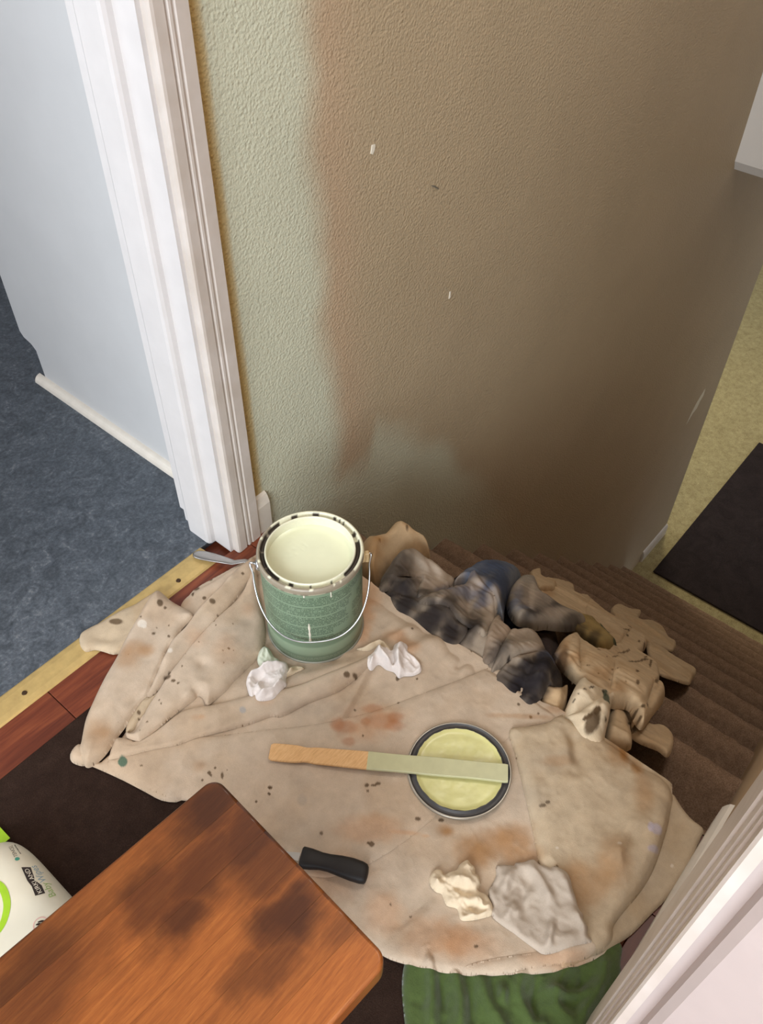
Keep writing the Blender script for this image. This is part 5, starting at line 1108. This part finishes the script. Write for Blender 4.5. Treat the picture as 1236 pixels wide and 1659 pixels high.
# ------------------------------------------------------------------ lid and stir stick
LX, LY = 0.5495, 0.2965
LZ = max(zc(LX+0.076*math.cos(a), LY+0.076*math.sin(a)) for a in np.linspace(0, 6.28, 24))-0.001
lid = empty('metal_lid', (LX, LY, LZ)); tag(lid, 'round metal paint can lid lying upside down, its hollow coated in pale green paint', 'lid')
M_lidm = simple('dark_grey_lid_metal', srgb(78, 76, 76), 0.5, 0.25, 0.12, 60)
M_lide = simple('lid_edge_metal', srgb(170, 164, 152), 0.35, 0.6, 0.08, 60)
pl = [(0.0765, 0.0), (0.0785, 0.001), (0.0785, 0.0045), (0.0775, 0.0055), (0.0760, 0.0052)]
keep(lathe('edge', pl, 120, (LX, LY, LZ), M_lide), lid)
pl = [(0.0760, 0.0052), (0.0745, 0.0030), (0.0725, 0.0022), (0.0695, 0.0024), (0.0680, 0.0046), (0.0672, 0.0064), (0.0660, 0.0060)]
keep(lathe('channel', pl, 120, (LX, LY, LZ), M_lidm), lid)
def lid_paint():
    rr = np.linspace(0.002, 0.0668, 28); n = 100; V = [(LX, LY)]
    for r in rr:
        for j in range(n):
            a = 2*math.pi*j/n; rj = r if r < 0.064 else r-0.0012*abs(math.sin(a*7)+math.sin(a*17+1))*0.5
            V.append((LX+rj*math.cos(a), LY+rj*math.sin(a)))
    V = np.array(V); z = LZ+0.0042+0.0012*(fbm(V, 45, 6)-0.5)+0.0007*(fbm(V, 130, 12)-.5)
    z += 0.0022*smooth01((np.hypot(V[:, 0]-LX, V[:, 1]-LY)-0.060)/0.007)
    F = [(0, 1+j, 1+(j+1) % n) for j in range(n)]
    for i in range(len(rr)-1):
        for j in range(n): F.append((1+i*n+j, 1+(i+1)*n+j, 1+(i+1)*n+(j+1) % n, 1+i*n+(j+1) % n))
    o = mesh('paint_film', np.column_stack([V, z]), F, M_lidp); o['label'] = 'yellow green paint film inside the lid'; keep(o, lid)
lid_paint()

A0 = Vector((0.3836, 0.531, 0)); B0 = Vector((0.5873, 0.2354, 0))
zA = zc(A0.x, A0.y)+0.003; zB = LZ+0.0090
SL = (B0-A0).length; sd = (B0-A0).normalized(); sp = Vector((-sd.y, sd.x, 0))
st = empty('stir_stick', (A0.x, A0.y, zA)); tag(st, 'wooden paint stirring stick resting across the lid, one half coated in paint', 'stir stick')
def stick_part(name, s0, s1, mat, th=0.0042, grow=0.0):
    ss = np.linspace(s0, s1, 40); V, F = [], []
    for s in ss:
        x = s*SL
        # rounded grip end, waist at about a sixth of the length
        wv = 0.0138+grow-0.0022*math.exp(-((s-0.155)/0.03)**2)+0.0004*math.sin(s*20)
        if x < 0.006: wv *= 0.82+0.18*math.sqrt(max(0, 1-(1-x/0.006)**2))
        if (1-s)*SL < 0.002: wv *= 0.95
        c = A0+sd*x; z = zA+(zB-zA)*min(1, s/0.80)
        for q, zz in ((-1, 0), (-1, 0.75), (-0.93, 1), (0.93, 1), (1, 0.75), (1, 0)):
            V.append((c.x+sp.x*q*wv, c.y+sp.y*q*wv, z+zz*(th+grow)-grow*0.5))
    n = len(ss)
    for i in range(n-1):
        for k in range(6): F.append((i*6+k, (i+1)*6+k, (i+1)*6+(k+1) % 6, i*6+(k+1) % 6))
    F.append((0, 1, 2, 3, 4, 5)); F.append(tuple((n-1)*6+k for k in (5, 4, 3, 2, 1, 0)))
    o = mesh(name, V, F, mat, None, False); keep(o, st); return o
stick_part('bare_wood', 0.0, 0.425, M_stick)
o = stick_part('painted_blade', 0.415, 1.0, M_stickp, grow=0.0005); o['label'] = 'pale green paint coated blade'
# grain must follow the stick
M_stick.node_tree.nodes['Mapping'].inputs['Rotation'].default_value = (0, 0, -math.atan2(sd.y, sd.x))

# ------------------------------------------------------------------ putty knife
K0 = Vector((0.2981, 0.383, 0)); K1 = Vector((0.3440, 0.2985, 0)); kd = (K1-K0).normalized(); kp = Vector((-kd.y, kd.x, 0)); KL = (K1-K0).length
kz = max(zc(*(K0+kd*KL*s)[:2]) for s in (0, .3, .6, 1))
kn = empty('putty_knife', (K0.x, K0.y, kz)); tag(kn, 'black handled scraper tool sticking out from beneath the wooden stool', 'hand tool')
V, F = [], []; n = 16
prof = [(0, 0.3), (0.004, 0.92), (0.02, 1.05), (0.15, 0.98), (0.30, 0.82), (0.42, 0.82), (0.58, 0.95), (0.75, 1.05), (0.90, 1.02), (0.965, 0.92), (0.99, 0.7), (1.0, 0.3)]
for s, wv in prof:
    c = K0+kd*(s*KL)
    bend = 0.0025*math.sin(s*3.1)-0.004*s
    for k in range(n):
        a = 2*math.pi*k/n; ca, sa = math.cos(a), math.sin(a)
        ca = math.copysign(abs(ca)**0.7, ca); sa = math.copysign(abs(sa)**0.7, sa)
        V.append((c.x+kp.x*(ca*0.0142*wv+bend), c.y+kp.y*(ca*0.0142*wv+bend), kz+0.0095+sa*0.0092*min(1, wv)))
for i in range(len(prof)-1):
    for k in range(n): F.append((i*n+k, i*n+(k+1) % n, (i+1)*n+(k+1) % n, (i+1)*n+k))
F.append(tuple(range(n))[::-1]); F.append(tuple((len(prof)-1)*n+k for k in range(n)))
keep(mesh('handle', V, F, M_black), kn)
V, F = [], []
for s, wv in ((-0.002, 0.006), (-0.02, 0.004), (-0.035, 0.006), (-0.06, 0.020), (-0.10, 0.021)):
    c = K0+kd*s
    for q, zz in ((-1, 0.0085), (1, 0.0085), (1, 0.0102), (-1, 0.0102)): V.append((c.x+kp.x*q*wv, c.y+kp.y*q*wv, kz+zz+s*0.03))
for i in range(4):
    for k in range(4): F.append((i*4+k, i*4+(k+1) % 4, (i+1)*4+(k+1) % 4, (i+1)*4+k))
F += [(0, 3, 2, 1), (16, 17, 18, 19)]
keep(mesh('blade', V, F, M_steel, None, False), kn)

# ------------------------------------------------------------------ cutlery handle by the can
S0 = Vector((0.5800, 0.9360, 0.0)); S1 = Vector((0.632, 0.815, 0.0)); s_d = (S1-S0); 
spn = empty('spoon', (S0.x, S0.y, 0.012)); tag(spn, 'silver cutlery handle lying on the gold threshold, its other end hidden behind the paint can', 'cutlery')
V, F = [], []; n = 10
spl = [(0.0, 0.002), (0.02, 0.0065), (0.06, 0.0095), (0.14, 0.0112), (0.28, 0.0108), (0.45, 0.0085), (0.62, 0.0062), (0.80, 0.0048), (1.0, 0.0042), (1.12, 0.0040), (1.2, 0.010), (1.32, 0.016), (1.45, 0.017), (1.52, 0.012), (1.56, 0.003)]
sdn = s_d.normalized(); spp = Vector((-sdn.y, sdn.x, 0))
for s, wv in spl:
    c = S0+s_d*s; zz = max(0.0058, zc(c.x, c.y) if s > 0.3 else 0.006)+0.003+0.004*math.sin(min(s, 1)*3.1)
    for k in range(n):
        a = 2*math.pi*k/n; V.append((c.x+spp.x*math.cos(a)*wv, c.y+spp.y*math.cos(a)*wv, zz+math.sin(a)*(0.0022 if s < 0.4 else 0.0018)+0.0008*math.cos(a)**2))
for i in range(len(spl)-1):
    for k in range(n): F.append((i*n+k, i*n+(k+1) % n, (i+1)*n+(k+1) % n, (i+1)*n+k))
F.append(tuple(range(n))[::-1]); F.append(tuple((len(spl)-1)*n+k for k in range(n)))
keep(mesh('handle', V, F, M_steel), spn)

# ------------------------------------------------------------------ wooden stool
SH = 0.26; TH = 0.036
stl = empty('stool', (0.09, 0.31, 0.007)); tag(stl, 'low stained wooden stool with a glued board top and rounded corners on the dark mat', 'stool')
c1 = Vector((0.2445, 0.4555)); c2 = Vector((0.2250, 0.1655))            # the two visible corners
ey = (c1-c2).normalized(); ex = Vector((ey.y, -ey.x)); SWd = (c1-c2).length; SLn = 0.42
def top_bm():
    bm = bmesh.new(); r = 0.017; pts = []
    for cx_, cy_, a0 in ((SLn-r, SWd-r, 0), (r, SWd-r, 90), (r, r, 180), (SLn-r, r, 270)):
        for t in range(9):
            a = math.radians(a0+t*90/8); pts.append((cx_+r*math.cos(a), cy_+r*math.sin(a)))
    vs = [bm.verts.new((x, y, 0)) for x, y in pts]; f = bm.faces.new(vs)
    rr = bmesh.ops.extrude_face_region(bm, geom=[f]); bmesh.ops.translate(bm, vec=(0, 0, TH), verts=[e for e in rr['geom'] if isinstance(e, bmesh.types.BMVert)])
    bmesh.ops.recalc_face_normals(bm, faces=bm.faces)
    ed = [e for e in bm.edges if abs(e.verts[0].co.z-e.verts[1].co.z) < 1e-6]
    bmesh.ops.bevel(bm, geom=ed, offset=0.0045, segments=3, affect='EDGES', profile=0.5)
    return bm
TM = Matrix(((ex.x, ey.x, 0, c2.x-ex.x*SLn), (ex.y, ey.y, 0, c2.y-ex.y*SLn), (0, 0, 1, SH-TH), (0, 0, 0, 1)))
cuts = [0, 0.046, 0.098, 0.142, 0.196, 0.246, SWd+0.01]
for i in range(6):
    bm = top_bm()
    for yy, nrm in ((cuts[i]+0.0001, (0, -1, 0)), (cuts[i+1]-0.0001, (0, 1, 0))):
        if 0.001 < yy < SWd:
            g = bm.verts[:]+bm.edges[:]+bm.faces[:]
            r = bmesh.ops.bisect_plane(bm, geom=g, plane_co=(0, yy, 0), plane_no=nrm, clear_outer=True)
            ed = [e for e in r['geom_cut'] if isinstance(e, bmesh.types.BMEdge)]
            bmesh.ops.holes_fill(bm, edges=ed)
    bmesh.ops.transform(bm, matrix=TM, verts=bm.verts)
    o = from_bm('board', bm, M_stool, None, False)
    for pg in o.data.polygons: pg.use_smooth = abs(pg.normal.z) < 0.999 and pg.area < 0.002
    keep(o, stl)
for lx, ly in ((0.05, 0.075), (SLn-0.075, 0.075), (0.05, SWd-0.06), (SLn-0.075, SWd-0.06)):
    bm = box_bm(lx-0.017, lx+0.017, ly-0.017, ly+0.017, -(SH-TH)+0.007, 0.0, 0.003, 1)
    bmesh.ops.transform(bm, matrix=TM, verts=bm.verts); keep(from_bm('leg', bm, M_stool), stl)
for y0, y1, x0, x1 in ((0.07, 0.085, 0.06, SLn-0.09), (SWd-0.07, SWd-0.055, 0.06, SLn-0.09)):
    bm = box_bm(x0, x1, y0, y1, -0.05, 0.0); bmesh.ops.transform(bm, matrix=TM, verts=bm.verts); keep(from_bm('apron', bm, M_stool), stl)

# ------------------------------------------------------------------ pack of wipes
PX, PY, PZ = -0.030, 0.615, 0.007
pk = empty('wipes_pack', (PX, PY, PZ)); tag(pk, 'white soft pack of baby wipes with green print on the dark mat beside the stool', 'wipes pack')
PA, PB, PH = 0.092, 0.112, 0.058
def pack_z(x, y):
    u = np.clip(np.abs(x-PX)/PA, 0, 1); v = np.clip(np.abs(y-PY)/PB, 0, 1)
    return PZ+PH*np.clip(1-u**5, 0, 1)**0.45*np.clip(1-v**6, 0, 1)**0.45
us = np.sin(np.linspace(-1, 1, 61)*math.pi/2)
V, F = [], []
A, B = np.meshgrid(us, us, indexing='ij')
# rounded corners: squash the square grid towards a superellipse
k = (np.maximum(np.abs(A), np.abs(B))/np.maximum(1e-6, (np.abs(A)**5+np.abs(B)**5)**0.2)); k = np.where((A == 0) & (B == 0), 1, k)
Xp = PX+A*k*PA; Yp = PY+B*k*PB; P = np.stack([Xp.ravel(), Yp.ravel()], 1)
dome = np.clip(1-np.maximum(np.abs(A), np.abs(B)).ravel()**5, 0, 1)**0.5
def pack_height(P, dome): return PZ+PH*dome*(0.97+0.06*fbm(P, 22, 9))
zt = pack_height(P, dome); n = len(us); idx = np.arange(n*n).reshape(n, n)
Ft = np.stack([idx[:-1, :-1], idx[1:, :-1], idx[1:, 1:], idx[:-1, 1:]], -1).reshape(-1, 4)
keep(mesh('film', np.column_stack([P, zt]), Ft, M_film), pk)
def on_pack(x, y):
    a, b = (x-PX)/PA, (y-PY)/PB; s = (abs(a)**5+abs(b)**5)**0.2
    return float(pack_height(np.array([[x, y]]), np.array([np.clip(1-min(s, 1)**5, 0, 1)**0.5]))[0])
def drape(o, lift):
    for v in o.data.vertices: v.co.z = on_pack(v.co.x, v.co.y)+lift
def sliver(name, pts, mat, lift, label=None):
    bm = bmesh.new(); vs = [bm.verts.new((x, y, 0)) for x, y in pts]; bm.faces.new(vs); bmesh.ops.triangulate(bm, faces=bm.faces[:])
    bmesh.ops.subdivide_edges(bm, edges=bm.edges[:], cuts=3, use_grid_fill=True)
    o = from_bm(name, bm, mat); drape(o, lift); keep(o, pk)
    if label: o['label'] = label
    return o
def strip_(name, pts, wd, mat, lift, label=None):
    P = catmull(pts, 6, False); V, F = [], []
    for i, p_ in enumerate(P):
        t = P[min(i+1, len(P)-1)]-P[max(i-1, 0)]; t /= max(1e-9, np.hypot(*t)); nn = np.array((-t[1], t[0])); ww = wd[0]+(wd[1]-wd[0])*math.sin(math.pi*i/(len(P)-1))
        for s in (-1, 0, 1): V.append((*(p_+nn*s*ww), 0))
    for i in range(len(P)-1): F += [(i*3, i*3+1, i*3+4, i*3+3), (i*3+1, i*3+2, i*3+5, i*3+4)]
    o = mesh(name, V, F, mat); drape(o, lift); keep(o, pk)
    if label: o['label'] = label
def lettering(txt, a, b, size, mat, lift, bold=0.0):
    """text from a to b along the pack"""
    cu = bpy.data.curves.new('lettering', 'FONT'); cu.body = txt; cu.size = size; cu.offset = bold; cu.resolution_u = 3
    to = bpy.data.objects.new('lettering_source', cu); C.objects.link(to); bpy.context.view_layer.update()
    me = bpy.data.meshes.new_from_object(to.evaluated_get(bpy.context.evaluated_depsgraph_get()))
    bpy.data.objects.remove(to); bpy.data.curves.remove(cu)
    bm = bmesh.new(); bm.from_mesh(me); bmesh.ops.subdivide_edges(bm, edges=bm.edges[:], cuts=1); bm.to_mesh(me); bm.free()
    xs = [v.co.x for v in me.vertices]; L0, L1 = min(xs), max(xs)
    a, b = Vector(a), Vector(b); d = (b-a); k_ = d.length/(L1-L0); d.normalize(); up = Vector((-d.y, d.x))
    for v in me.vertices:
        p_ = a+d*((v.co.x-L0)*k_)+up*v.co.y; v.co = (p_.x, p_.y, on_pack(p_.x, p_.y)+lift)
    me.materials.append(mat); o = bpy.data.objects.new('lettering', me); C.objects.link(o); keep(o, pk); return o
sliver('name_panel', [(0.0290, 0.6005), (0.0395, 0.5960), (0.0425, 0.6090), (0.0405, 0.6200), (0.0470, 0.6430), (0.0385, 0.6490), (0.0335, 0.6260), (0.0330, 0.6150)], M_ink, 0.0004, 'dark name panel')
lettering('KIRKLAND', (0.0378, 0.5995), (0.0440, 0.6425), 0.0072, M_inkw, 0.0008)
lettering('Baby', (0.0475, 0.5860), (0.0505, 0.6110), 0.0110, M_inkg, 0.0005)
lettering('Wipes', (0.0505, 0.6125), (0.0535, 0.6440), 0.0110, M_inkb, 0.0005)
lettering('TENCEL', (0.0445, 0.6680), (0.0480, 0.6920), 0.0062, M_ink2, 0.0005)
for ya, yb in ((0.6702, 0.6742), (0.6752, 0.6770), (0.6780, 0.6836), (0.6846, 0.6872), (0.6880, 0.6925)):      # an unreadable small line
    strip_('small_print', [(0.0486+(ya-0.67)*0.1, ya), (0.0486+((ya+yb)/2-0.67)*0.1, (ya+yb)/2), (0.0486+(yb-0.67)*0.1, yb)], (0.0005, 0.0005), M_ink2, 0.0005)
sliver('leaf_mark', [(0.0415+0.0028*math.cos(t), 0.6640+0.0030*math.sin(t)) for t in np.linspace(0, 2*math.pi, 12, endpoint=False)], M_teal, 0.0005, 'teal dot')
strip_('swoosh', [(-0.020, 0.672), (0.000, 0.661), (0.0065, 0.645), (0.0035, 0.627), (-0.006, 0.611), (-0.025, 0.598), (-0.055, 0.596)], (0.0030, 0.0046), M_lime, 0.0005, 'lime green oval line')
ring = [(0.0130+0.0088*math.cos(t), 0.5640+0.0088*math.sin(t)) for t in np.linspace(0, 2*math.pi, 24)]
strip_('warning_ring', ring, (0.0006, 0.0006), M_pink, 0.0005, 'pale pink warning ring')
strip_('pictogram', [(0.0085, 0.5680), (0.0120, 0.5655), (0.0150, 0.5600)], (0.0005, 0.0014), M_ink, 0.0006)
strip_('pictogram', [(0.0120, 0.5690), (0.0165, 0.5660), (0.0185, 0.5625)], (0.0005, 0.0012), M_ink, 0.0006)
strip_('pictogram', [(0.0100, 0.5610), (0.0112, 0.5640), (0.0108, 0.5665)], (0.0005, 0.0010), M_ink, 0.0006)
# crimped lime end of the film
V, F = [], []
for i, x in enumerate(np.linspace(PX-0.09, PX+0.083, 40)):
    for j in range(5):
        V.append((x, PY+PB-0.010+j*0.0095, PZ+0.014-0.0020*j+0.0014*math.sin(i*1.9)*(j/4)))
for i in range(39):
    for j in range(4): F.append((i*5+j, i*5+j+1, (i+1)*5+j+1, (i+1)*5+j))
o = mesh('crimped_end', V, F, M_lime); o['label'] = 'lime green crimped end of the film'; keep(o, pk)
